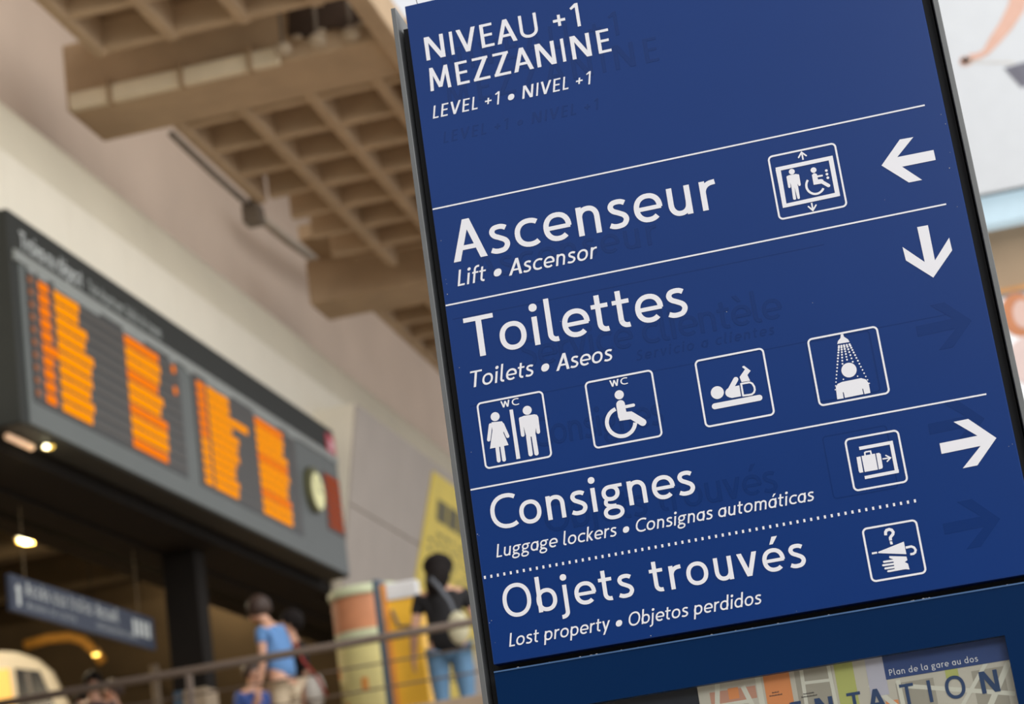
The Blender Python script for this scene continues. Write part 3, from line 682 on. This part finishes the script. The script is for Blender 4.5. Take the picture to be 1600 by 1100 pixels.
# ------------------------------------------------------------------ mezzanine railing
m_rail = mat('brown_grey_rail', (112,98,88), 0.45, metal=0.3, var=0.05)
rl = thing('guard_rail', 'thin metal guard rail with cables along the mezzanine edge', 'railing', (-4.0, 12.0, 3.45))
MB().tube([(-8,0,0.575),(7,0,0.565)],0.032,12).build('top_rail', m_rail, rl, smooth=True)
for z in (0.38,0.19): MB().tube([(-4,0,z),(7,0,z-0.01)],0.008,8).build('cable', m_rail, rl, smooth=True)
for x in (-7.2,-5.15,-3.1,-1.08,2.5,4.5): MB().box(x-0.022,x+0.022,-0.03,0.03,0,0.55).build('post', m_rail, rl, bevel=0.004)

# ------------------------------------------------------------------ round display column
FZ = 3.2
m_cap = mat('pale_green_cap', (206,214,178), 0.5, var=0.04); m_peach = mat('peach_poster', (206,140,100), 0.6, var=0.25, scale=2.5)
m_lime = mat('pale_yellow_poster', (226,218,150), 0.6, var=0.12, scale=3); m_orng = mat('orange_print', (226,150,70), 0.6, var=0.1)
kx, ky = -4.41, 15.0
kq = thing('display_column', 'round poster column with pale green cap and peach poster, beside the yellow machine', 'poster column', (kx, ky, FZ))
def cylpart(name, r, z0, z1, m, a0=0, a1=360, n=40, lab=None):
    mb = MB(); pts = []
    N = n
    if a1-a0 >= 360: mb.lathe((0,0,0), [(0.001,z0),(r,z0),(r,z1),(0.001,z1)], n)
    else:
        inner = [(( r-0.01)*math.cos(math.radians(a0+(a1-a0)*i/N)), (r-0.01)*math.sin(math.radians(a0+(a1-a0)*i/N))) for i in range(N+1)]
        outer = [(r*math.cos(math.radians(a0+(a1-a0)*i/N)), r*math.sin(math.radians(a0+(a1-a0)*i/N))) for i in range(N+1)]
        vs = [(x,y,z) for z in (z0,z1) for x,y in inner+outer]; K = N+1; fs = []
        for i in range(N):
            fs += [(K+i,K+i+1,3*K+i+1,3*K+i),(i+1,i,2*K+i,2*K+i+1),(2*K+i,2*K+i+1,3*K+i+1,3*K+i)[::-1],(i,i+1,K+i+1,K+i)]
        fs += [(0,K,3*K,2*K),(N,2*K+N,3*K+N,K+N)]
        mb.add(vs, fs)
    o = mb.build(name, m, kq, smooth=False)
    if lab: o['label'] = lab
    return o
cylpart('base', 0.345, 0.0, 0.12, m_black); cylpart('drum', 0.325, 0.12, 1.70, m_cap)
cylpart('poster', 0.335, 1.36, 1.68, m_peach, 175, 365, lab='peach coloured poster'); cylpart('poster', 0.337, 1.28, 1.36, m_cap, 175, 365)
cylpart('poster', 0.335, 0.2, 1.28, m_lime, 175, 365, lab='pale yellow poster')
for a,z in ((205,0.95),(222,0.6),(262,0.8),(212,0.4)): cylpart('poster_mark', 0.34, z, z+0.12, m_orng, a, a+10, 4)
MB().lathe((0,0,0), [(0.35,1.68),(0.36,1.70),(0.36,1.75),(0.34,1.77),(0.001,1.78)], 44).build('cap', m_cap, kq)

# ------------------------------------------------------------------ yellow ticket machine
m_yel = mat('machine_yellow', (255,196,52), 0.45, var=0.04, scale=3); m_slate = mat('slate_blue_frame', (74,92,108), 0.45, var=0.05)
m_hdr = mat('machine_header_white', (226,226,226), 0.5, var=0.03)
tm = thing('ticket_machine', 'tall yellow ticket machine with white header and slate blue side frame', 'machine', (-3.81, 13.95, FZ+0.0))
MB().box(-0.16,0.17,-0.1,0.22,0,1.50).build('body', m_yel, tm, bevel=0.015)
MB().box(-0.10,0.18,-0.115,0.0,1.42,1.57).build('header', m_hdr, tm, bevel=0.01)
MB().box(-0.205,-0.145,-0.14,0.24,0,1.62).build('side_frame', m_slate, tm, bevel=0.006)
MB().box(-0.145,-0.10,-0.125,-0.1,0,1.57).build('front_edge', m_orng, tm)
MB().tube([(-0.06,-0.13,1.33),(0.0,-0.2,1.17),(0.13,-0.2,1.15)],0.016,8).build('lever', m_rail, tm)
MB().box(0.0,0.14,-0.104,-0.1,0.30,0.42).build('coin_tray', m_black, tm)

# ------------------------------------------------------------------ yellow notice on the raking cladding
m_py = mat('yellow_notice', (232,206,70), 0.55, var=0.06, scale=3); m_ink = mat('notice_ink', (92,84,40), 0.6)
yp = thing('timetable_notice', 'big yellow notice with rows of small black print on the grey cladding', 'poster', (0,0,0))
def onclad(y, z, d=0.012): return (cx(z)+d, y, z)
def cladq(y0,y1,z0,z1,d): return [onclad(y0,z0,d),onclad(y1,z0,d),onclad(y1,z1,d),onclad(y0,z1,d)]
mb = MB(); a = cladq(23.7,27,5.2,8.13,0.02); b_ = cladq(23.7,27,5.2,8.13,0.002)
for q_, d_ in ((a,0.02),(b_,0.002)): q_[0] = onclad(23.0,5.2,d_); q_[3] = onclad(24.0,8.13,d_)
mb.add(a+b_, [(0,1,2,3),(7,6,5,4),(0,4,5,1),(1,5,6,2),(2,6,7,3),(3,7,4,0)])
mb.build('notice_sheet', m_py, yp)
for k in range(3):
    MB().add(cladq(24.3+k*0.62,24.85+k*0.62,7.50,7.80,0.024), [(0,1,2,3)]).build('heading_print', m_ink, yp, fix=False)
for c in range(6):
    mb = MB()
    for k in range(16):
        if random.random() < 0.85: mb.add(cladq(23.95+c*0.42,23.95+c*0.42+random.uniform(0.12,0.3),7.3-k*0.125,7.34-k*0.125,0.024), [(0,1,2,3)])
    mb.build('small_print', m_ink, yp, fix=False)

yp.location = (-6.2, 25.2, 5.2)
for c_ in yp.children: c_.location = (6.2, -25.2, -5.2)

# ------------------------------------------------------------------ pillar, little post by the opening
pl = thing('steel_pillar', 'dark steel pillar with pale base standing below the departure board', 'pillar', (-6.75, 16.6, FZ))
MB().box(-0.2,0.16,-0.15,0.15,1.35,2.78).build('shaft', m_black, pl, bevel=0.01)
m_pb = mat('pale_pillar_base', (160,142,118), 0.7, var=0.08)
MB().box(-0.1,0.16,-0.17,0.17,0,1.35).build('pillar_base', m_pb, pl, bevel=0.02)
MB().box(-0.2,-0.1,-0.15,0.15,0,1.35).build('pillar_flange', m_slate, pl)
t = thing('thin_pole', 'thin beige pole under the right end of the hanging sign', 'pole', (-7.35, 17.0, FZ))
MB().tube([(0,0,0),(0,0,1.75)],0.045,10).build('pole', m_pb, t); MB().lathe((0,0,0),[(0.001,0),(0.09,0),(0.09,0.02),(0.05,0.04)],16).build('foot', m_black, t)

# ------------------------------------------------------------------ lamps of the track hall
m_glow = mat('lamp_glow', (255,240,190), 0.4, var=0.0, emit=(255,246,200), strength=7.0)
m_warm = mat('lamp_warm_lens', (230,190,90), 0.4, var=0.0, emit=(250,205,90), strength=1.2)
m_glass2 = mat('lamp_housing', (60,50,36), 0.5)
def lamp(px, py, Y, s, label, power, glow=True, X=None):
    p = onY(px, py, Y) if X is None else onX(px, py, X)-Vector((0, 0, 0.03))
    t = thing('hall_lamp', label, 'lamp', p, group='lamps in and under the track hall opening')
    MB().lathe((0,0,0), [(0.001,0.16*s),(0.10*s,0.15*s),(0.15*s,0.05*s),(0.19*s,0.02*s)],24).build('housing', m_glass2, t, smooth=True)
    MB().ell((0,0,0),(0.17*s,0.17*s,0.075*s),20,10).build('lens', m_warm, t, smooth=True)
    if glow: MB().ell((0.0,-0.10*s,-0.01*s),(0.10*s,0.11*s,0.07*s),16,8).build('bulb', m_glow, t, smooth=True)
    MB().tube([(0,0,0.15*s),(0,0,max(0.3, 9.0-p.z) if X is None else 0.06)],0.012,6).build('hanging_rod', m_black, t)
    if power:
        d = bpy.data.lights.new('lamp_light','POINT'); d.energy = power; d.color = (1.0,0.84,0.58); d.shadow_soft_size = 0.15
        lo = bpy.data.objects.new('lamp_light', d); COL.objects.link(lo); lo.parent = t; lo.location = (0,0,-0.3)
lamp(44,842,17.5,0.78,'brightest glowing lamp hanging above the left end of the hanging sign',220)
lamp(75,693,0,0.30,'small bright lamp just under the left end of the departure board',3,X=-6.12)
lamp(38,745,0,0.20,'dim lamp below and left of the small bright one',0,False,X=-6.7)
lamp(150,1022,27,0.36,'added lamp standing in for the amber light streak above the train roof',60,False)  # added lamp in place of the end of the amber reflection streak
lamp(-300,700,20,0.7,'unseen lamp added beyond the left edge to brighten the train',900); lamp(330,880,33,0.7,'lamp far back behind the steel pillar',60)  # the first is an unseen lamp added to brighten the train
t = thing('fluorescent_fitting', 'pale pinkish tube fitting right under the left corner of the departure board', 'lamp', onX(30,684,-6.2)-Vector((0,0,0.035)), group='lamps in and under the track hall opening')
m_ft = mat('tube_fitting', (226,190,160), 0.5, var=0.0, emit=(215,170,130), strength=0.55)
MB().tube([(0,-0.22,0),(0.0,0.22,0)],0.03,10).build('tube', m_ft, t, smooth=True); MB().box(-0.03,0.03,-0.05,0.1,0.03,0.05).build('housing', m_glass2, t)
tag(MB().tube([onY(40,1008,30),onY(75,998,30),onY(108,995,30),onY(128,1000,30),onY(146,1015,30),onY(160,1034,30)],0.085,12).build('reflection_streak', mat('amber_reflection',(196,140,62),0.5,metal=0.2,emit=(200,130,40),strength=0.12), smooth=True), 'curved glowing tube standing in for an amber reflection above the white train roof', 'light streak')  # glowing tube standing in for light reflected on a train roof

# ------------------------------------------------------------------ train waiting in the track hall
m_tw = mat('train_white', (228,222,208), 0.4, var=0.03, emit=None); m_tg = mat('train_dark_glass', (38,42,52), 0.2, var=0.1)
m_ta = mat('train_lit_window', (220,170,90), 0.5, var=0.0, emit=(238,186,98), strength=0.85); m_tgr = mat('train_grey', (120,118,120), 0.5)
tn = thing('train', 'white train with rounded roof and amber lit window at the lower left', 'train', (-14.32, 24.13, FZ), math.radians(24))
prof = [(-4,0.5),(2.75,0.5),(2.82,1.6),(2.62,2.5),(2.40,3.05),(2.2,3.26),(1.9,3.40),(1.3,3.50),(-4,3.52)]
MB().prism(prof, 1, -1.35, 1.35).build('body', m_tw, tn, bevel=0.08)
MB().prism([(-3.9,2.1),(1.86,2.1),(1.78,3.16),(-3.9,3.2)],1,-1.37,-1.345).build('lit_window', m_ta, tn)
MB().prism([(1.92,2.0),(2.42,2.0),(2.36,2.6),(2.2,3.08),(1.86,3.16)],1,-1.37,-1.345).build('cab_window', m_tg, tn)
MB().prism([(2.1,2.0),(2.15,2.0),(2.05,3.1),(2.0,3.1)],1,-1.38,-1.36).build('window_bar', m_tgr, tn)
MB().box(-3.9,2.76,-1.37,-1.345,1.5,1.9).build('side_stripe', m_tgr, tn)
for x in (-2.8,-1.2,1.2,2.2):
    for y in (-0.7,0.7): MB().prism([(x+0.42*math.cos(2*math.pi*i/20),0.42+0.42*math.sin(2*math.pi*i/20)) for i in range(20)],1,y-0.07,y+0.07).build('wheel', m_black, tn)

# ------------------------------------------------------------------ hanging banner, light strip, bulkhead and light box on the right
m_ban = mat('banner_white', (188,192,197), 0.7, var=0.02); m_skin2 = mat('printed_skin', (196,158,142), 0.7, var=0.06); m_hair2 = mat('printed_hair', (186,122,84), 0.7, var=0.15)
bn = thing('hanging_banner', 'huge white advertising banner with a bare arm, right of the totem', 'banner', (3.3, 14.0, 7.24))
MB().box(-2.9,4.5,0,0.05,0,4.6).build('banner_sheet', m_ban, bn)
def bp(x, z): return (x-3.3, z-7.24)
mbx = MB()
def flat_b(mb, poly, d=-0.004): return mb.add([(q[0]-3.3, d, q[1]-7.24) for q in clean(poly)], [tuple(range(len(poly)))])
armpts = [onY(1600,-30,14),onY(1588,12,14),onY(1572,40,14),onY(1552,66,14),onY(1540,82,14),onY(1528,88,14),onY(1515,90,14)]
wd = [0.16,0.15,0.125,0.095,0.06,0.06,0.07]
Lp = []; Rp = []
for i,p in enumerate(armpts):
    a_, b2 = armpts[max(i-1,0)], armpts[min(i+1,len(armpts)-1)]
    d = Vector((b2.x-a_.x, b2.z-a_.z)).normalized(); n_ = Vector((-d[1], d[0]))
    Lp.append((p.x+n_[0]*wd[i]/2, p.z+n_[1]*wd[i]/2)); Rp.append((p.x-n_[0]*wd[i]/2, p.z-n_[1]*wd[i]/2))
for i in range(len(Lp)-1): flat_b(mbx, [Lp[i],Lp[i+1],Rp[i+1],Rp[i]])
h_ = onY(1510,94,14)
for dx,dz,r in ((0,0,0.035),(-0.02,0.012,0.03),(-0.035,-0.01,0.028),(0.02,-0.02,0.03),(-0.02,-0.035,0.022)): flat_b(mbx, disc(h_.x+dx,h_.z+dz,r,14))
o = mbx.build('printed_arm', m_skin2, bn, fix=False); o['label'] = 'printed bare arm and hand'
wb = MB(); q = onY(1600,112,14)
flat_b(wb, [(q.x-0.16,q.z+0.07),(q.x+0.1,q.z+0.09),(q.x+0.1,q.z-0.12),(q.x-0.05,q.z-0.14)], -0.006)
o = wb.build('printed_bag', mat('printed_grey',(96,96,108),0.7,var=0.2,scale=12), bn, fix=False); o['label'] = 'printed grey patterned bag'
st = MB(); q1 = onY(1512,97,14); q2 = onY(1585,98,14)
st.add([(q1.x-3.3,-0.005,q1.z-7.24-0.004),(q2.x-3.3,-0.005,q2.z-7.24-0.006),(q2.x-3.3,-0.005,q2.z-7.24+0.003),(q1.x-3.3,-0.005,q1.z-7.24+0.004)],[(0,1,2,3)]).build('printed_string', mat('printed_string',(196,186,170),0.7,var=0), bn, fix=False)
MB().tube([(-2.9,0.02,4.62),(4.5,0.02,4.62)],0.03,8).build('top_rod', m_rail, bn)
m_tube = mat('cool_strip_light', (120,135,145), 0.4, var=0.12, scale=8, emit=(205,232,244), strength=0.62)
ls = thing('strip_light', 'long cool white strip light under the hanging banner', 'lamp', (3.3, 14.25, 7.02))
MB().box(-2.6,4.4,-0.1,0.1,-0.02,0.24).build('diffuser', m_tube, ls, bevel=0.01); MB().box(-2.62,4.42,-0.09,0.11,0.24,0.27).build('housing', m_fin, ls)
m_bulk = mat('tan_bulkhead', (184,158,130), 0.8, var=0.1, scale=1.5)
blk = struct(MB().box(0.6,8,14.7,15.6,6.5,7.35).build('trim_3', m_bulk)); 
m_orl = mat('orange_edge_strip', (214,150,80), 0.6); MB().box(0.6,8,14.66,14.72,6.5,6.55).build('edge_strip', m_orl, blk)
lx = thing('poster_light_box', 'white light box poster with a printed face, right edge below the bulkhead', 'poster', (3.2, 14.4, 3.6))
MB().box(-2.6,2.6,0,0.12,0,2.84).build('frame', m_fin, lx, bevel=0.01)
m_lb = mat('light_box_white', (228,232,236), 0.5, var=0.0, emit=(225,230,236), strength=0.12)
MB().box(-2.55,2.55,-0.01,0.0,0.05,2.79).build('poster_sheet', m_lb, lx)
q = onY(1592,492,14.39)
def lxd(name, cx_, cz_, rx, rz, m, d):
    MB().add([(cx_+rx*math.cos(2*math.pi*i/28)-3.2, d, cz_+rz*math.sin(2*math.pi*i/28)-3.6) for i in range(28)], [tuple(range(28))]).build(name, m, lx, fix=False)
lxd('printed_hair', q.x, q.z, 0.155, 0.20, m_hair2, -0.013); lxd('printed_face', q.x+0.035, q.z+0.0, 0.085, 0.13, mat('printed_pale_face',(206,176,166),0.7,var=0.03), -0.016)
lxd('printed_shoulder', q.x+0.02, q.z-0.42, 0.2, 0.22, mat('printed_pale_pink',(208,188,184),0.7,var=0.04), -0.0145)

# ------------------------------------------------------------------ people
m_skin = mat('skin', (206,158,132), 0.55, var=0.05, scale=12); m_hairb = mat('brown_hair', (58,42,34), 0.6, var=0.25, scale=40); m_hairk = mat('black_hair', (24,19,18), 0.8, var=0.25, scale=40, spec=0.2)
m_eye = mat('eye_dark', (25,20,18), 0.3, var=0); m_lip = mat('lips', (168,92,84), 0.5, var=0)
def skinned(name, pts, edges, m, parent, sub=1, root=0):
    me = bpy.data.meshes.new(name); bm = bmesh.new(); sl = bm.verts.layers.skin.verify()
    vs = []
    for i,(p,r) in enumerate(pts):
        v = bm.verts.new(p); v[sl].radius = (r, r) if not isinstance(r, tuple) else r; v[sl].use_root = (i == root); vs.append(v)
    for a_,b2 in edges: bm.edges.new((vs[a_], vs[b2]))
    bm.to_mesh(me); bm.free(); me.materials.append(m)
    o = bpy.data.objects.new(name, me); COL.objects.link(o); o.parent = parent
    s_ = o.modifiers.new('skin','SKIN'); s_.use_smooth_shade = True
    if sub: ss = o.modifiers.new('subdivision','SUBSURF'); ss.levels = sub; ss.render_levels = sub
    return o
def person(label, loc, yaw, s, shirt, trousers, hair, arms, lean=0.0, long_hair=False, sleeve=0.55, top_len=0.0, nod=0.0):
    """arms: for each side (elbow offset, wrist offset) from the shoulder, local axes: x left hand side of the body, -y forward, z up"""
    t = thing('person', label, 'person', loc, yaw); t.scale = (s,s,s)
    R = Matrix.Rotation(lean, 4, 'X'); piv = Vector((0,0,0.95))
    def U(p): return tuple(R @ (Vector(p)-piv) + piv)
    RH = Matrix.Rotation(nod, 4, 'X'); hp = Vector((0,0,1.46))
    def H(p): return U(tuple(RH @ (Vector(p)-hp) + hp))
    pts = [((0,0,0.95),0.125),(U((0,0,1.08)),0.112),(U((0,0.005,1.24)),0.128),(U((0,0.01,1.37)),0.10),(U((0,0.005,1.44)),0.055),(H((0,-0.005,1.49)),0.052),
           (H((0,-0.02,1.545)),0.068),(H((0,-0.012,1.60)),0.086),(H((0,0,1.66)),0.068)]
    ed = [(i,i+1) for i in range(8)]
    head_c = H((0,-0.012,1.60))
    n0 = len(pts); pts.append((H((0,-0.115,1.585)),0.014)); ed.append((7,n0))        # nose
    for sx in (1,-1):
        k = len(pts); pts.append((H((sx*0.088,0.005,1.59)),0.014)); ed.append((7,k))     # ears
    sh = {}
    for sx,(eo,wo) in zip((1,-1), arms):
        S_ = Vector(U((sx*0.165,0.01,1.365))); E_ = S_+Vector(eo); W_ = S_+Vector(wo); d = (W_-E_).normalized()
        k = len(pts)
        pts += [(tuple(S_),0.05),(tuple(S_.lerp(E_,0.5)),0.043),(tuple(E_),0.034),(tuple(E_.lerp(W_,0.4)),0.034),(tuple(W_),0.023),(tuple(W_+d*0.05),0.028)]
        ed += [(3,k),(k,k+1),(k+1,k+2),(k+2,k+3),(k+3,k+4),(k+4,k+5)]
        sd = d.cross(Vector((sx,0,0))); sd = sd.normalized() if sd.length > 0.2 else Vector((0,1,0)); cu = d.cross(sd).normalized()*sx
        for j,(off,ln) in enumerate(((-0.027,0.068),(-0.009,0.078),(0.009,0.073),(0.027,0.058))):
            m_ = len(pts); b3 = W_+d*0.09+sd*off
            pts += [(tuple(b3),0.0095),(tuple(b3+d*ln*0.5+cu*0.004),0.0088),(tuple(b3+d*ln*0.9+cu*0.022),0.0075)]
            ed += [(k+5,m_),(m_,m_+1),(m_+1,m_+2)]
        m_ = len(pts); pts += [(tuple(W_+d*0.045-sd*0.036),0.010),(tuple(W_+d*0.085-sd*0.05+cu*0.012),0.0085)]; ed += [(k+5,m_),(m_,m_+1)]
        sh[sx] = (S_,E_,W_)
    for sx in (1,-1):
        k = len(pts)
        pts += [((sx*0.085,0,0.88),0.088),((sx*0.092,-0.005,0.70),0.075),((sx*0.095,-0.015,0.48),0.05),((sx*0.098,0.01,0.30),0.05),((sx*0.1,0.02,0.09),0.034),((sx*0.105,-0.09,0.04),0.034),((sx*0.11,-0.16,0.03),0.026)]
        ed += [(0,k)]+[(k+i,k+i+1) for i in range(6)]
    skinned('body', pts, ed, m_skin, t, 1)
    w_ = 0.018 if top_len > 0.1 else 0.0
    sp_ = [((0,0,0.93-top_len),0.150+w_ if top_len else 0.136),(U((0,0,1.05)),0.138+w_*1.3),(U((0,0.005,1.24)),0.146),(U((0,0.01,1.375)),0.108)]; se = [(0,1),(1,2),(2,3)]
    for sx in (1,-1):
        S_,E_,W_ = sh[sx]; k = len(sp_); sp_ += [(tuple(S_),0.066),(tuple(S_.lerp(E_,sleeve)),0.056)]; se += [(3,k),(k,k+1)]
    skinned('shirt', sp_, se, shirt, t, 1, 2)
    tp = [((0,0,0.96),0.138)]; te = []
    for sx in (1,-1):
        k = len(tp); tp += [((sx*0.085,0,0.86),0.102),((sx*0.093,-0.005,0.68),0.086),((sx*0.095,-0.012,0.48),0.062),((sx*0.1,0.015,0.11),0.052)]; te += [(0,k),(k,k+1),(k+1,k+2),(k+2,k+3)]
    skinned('trousers', tp, te, trousers, t, 1)
    for sx in (1,-1):
        skinned('shoe', [((sx*0.1,0.045,0.045),0.046),((sx*0.105,-0.06,0.045),0.045),((sx*0.11,-0.165,0.035),0.034)], [(0,1),(1,2)], m_black, t, 1)
    hb = MB(); c = Vector(H((0,0.02,1.63)))
    g_ = 1.15 if long_hair else 1.0
    hb.ell((0,0,0),(0.102*g_,0.112*g_,0.112),20,14)
    ho = hb.build('hair', hair, t, smooth=True); ho.location = c; ho.rotation_euler = (lean+nod,0,0)
    if long_hair:
        skinned('hair_length', [(H((0,0.05,1.66)),0.10),(H((0.0,0.075,1.56)),0.108),(U((0.03,0.085,1.46)),0.10),(U((0.05,0.10,1.38)),0.07),(U((0.05,0.11,1.33)),0.03)], [(0,1),(1,2),(2,3),(3,4)], hair, t, 1)
    else:
        skinned('hair_length', [(H((0,0.03,1.66)),0.092),(H((0,0.06,1.58)),0.078),(H((0,0.06,1.52)),0.05)], [(0,1),(1,2)], hair, t, 1)
    for sx in (1,-1): MB().ell(H((sx*0.033,-0.088,1.605)),(0.011,0.008,0.008),8,6).build('eye', m_eye, t, smooth=True)
    MB().ell(H((0,-0.088,1.545)),(0.022,0.008,0.006),8,6).build('mouth', m_lip, t, smooth=True)
    return t
m_bk = mat('black_cotton', (22,21,24), 0.85, var=0.15); m_jean = mat('blue_jeans', (96,134,168), 0.8, var=0.12, scale=10); m_bl = mat('blue_shirt', (98,142,196), 0.8, var=0.06)
m_bg = mat('beige_trousers', (206,188,160), 0.85, var=0.06); m_cb = mat('cobalt_top', (58,84,150), 0.8, var=0.1); m_nv = mat('navy_jacket', (30,34,50), 0.8, var=0.1); m_or = mat('rust_top', (120,64,44), 0.8)
def down(sx): return ((sx*0.05,0.03,-0.27),(sx*0.07,-0.03,-0.51))
pw = onY(670,885,13.4)
wm = person('woman with long dark hair seen from behind, black top and light blue jeans', (pw.x+0.08, 13.4, FZ), math.pi+0.25, 0.96, m_bk, m_jean, m_hairk,
       (((0.07,0.0,-0.27),(0.10,-0.12,-0.47)), ((-0.07,0.0,-0.27),(-0.11,-0.12,-0.47))), lean=0.03, long_hair=True, sleeve=0.6, top_len=0.15)
wm.scale = (1.12, 1.06, 0.96)
pb = onY(405,950,14)
person('person in a blue T-shirt and beige trousers, brown hair, looking down to the left', (pb.x+0.16, 14.0, FZ), -math.pi/2-0.2, 1.0, m_bl, m_bg, m_hairb,
       (((0.03,0.0,-0.28),(0.03,-0.08,-0.52)), down(-1)), lean=0.22, sleeve=0.45, nod=0.3, top_len=0.04)
pd = onY(452,965,15.4)
person('person in black partly hidden behind the blue T-shirt', (pd.x, 15.4, FZ), -math.pi/2+0.6, 1.03, m_bk, m_nv, m_hairk, (down(1), down(-1)), sleeve=0.98)
pc = onY(388,1043,17.6)
person('distant person in a cobalt blue top left of the blue T-shirt', (pc.x, 17.6, FZ), 0.9, 0.99, m_cb, m_nv, m_hairb, (((0.1,-0.08,-0.24),(0.05,-0.3,-0.2)), down(-1)), lean=0.1)
pe = onY(145,1062,16.3)
person('dark haired person whose head shows just above the rail right of the train', (pe.x, 16.3, FZ), 0.4, 0.97, m_nv, m_nv, m_hairk, (down(1), down(-1)), sleeve=0.98)
pf = onY(176,1078,16.6)
person('dark clothed person beside the one above the rail, further right', (pf.x, 16.6, FZ), -0.6, 0.93, m_bk, m_nv, m_hairb, (down(1), down(-1)), sleeve=0.98)
ph = onY(128,1085,16.9)
person('person in a rust coloured top, lowest of the heads above the rail', (ph.x, 16.9, FZ), 0.1, 0.92, m_or, m_nv, m_hairk, (down(1), down(-1)), sleeve=0.9)
# bags
m_bag = mat('pale_canvas_bag', (196,190,160), 0.85, var=0.15, scale=14); m_str = mat('grey_strap', (92,96,104), 0.7)
b1 = onY(712,985,13.2)
t = thing('shoulder_bag', 'pale canvas bag on the hip of the woman in black', 'bag', (b1.x+0.05, 13.10, b1.z))
MB().ell((0,0,0),(0.09,0.05,0.14),18,12).build('pouch', m_bag, t, smooth=True)
MB().tube([(-0.20,0.07,0.46),(-0.14,0.06,0.38),(-0.06,0.05,0.24),(-0.02,0.02,0.12)],0.02,8).build('strap', m_str, t, smooth=True)
b2_ = onY(492,1072,15.0)
t = thing('white_carrier_bag', 'white bag with a red strap behind the blue T-shirt', 'bag', (b2_.x, 15.0, b2_.z))
MB().ell((0,0,-0.04),(0.10,0.06,0.16),18,12).build('pouch', mat('white_bag',(226,224,218),0.7,var=0.05), t, smooth=True)
MB().tube([(-0.14,0.0,0.42),(-0.08,-0.03,0.25),(0.06,-0.05,0.05),(0.12,-0.05,-0.12)],0.014,8).build('strap', mat('red_strap',(170,60,54),0.7), t, smooth=True)
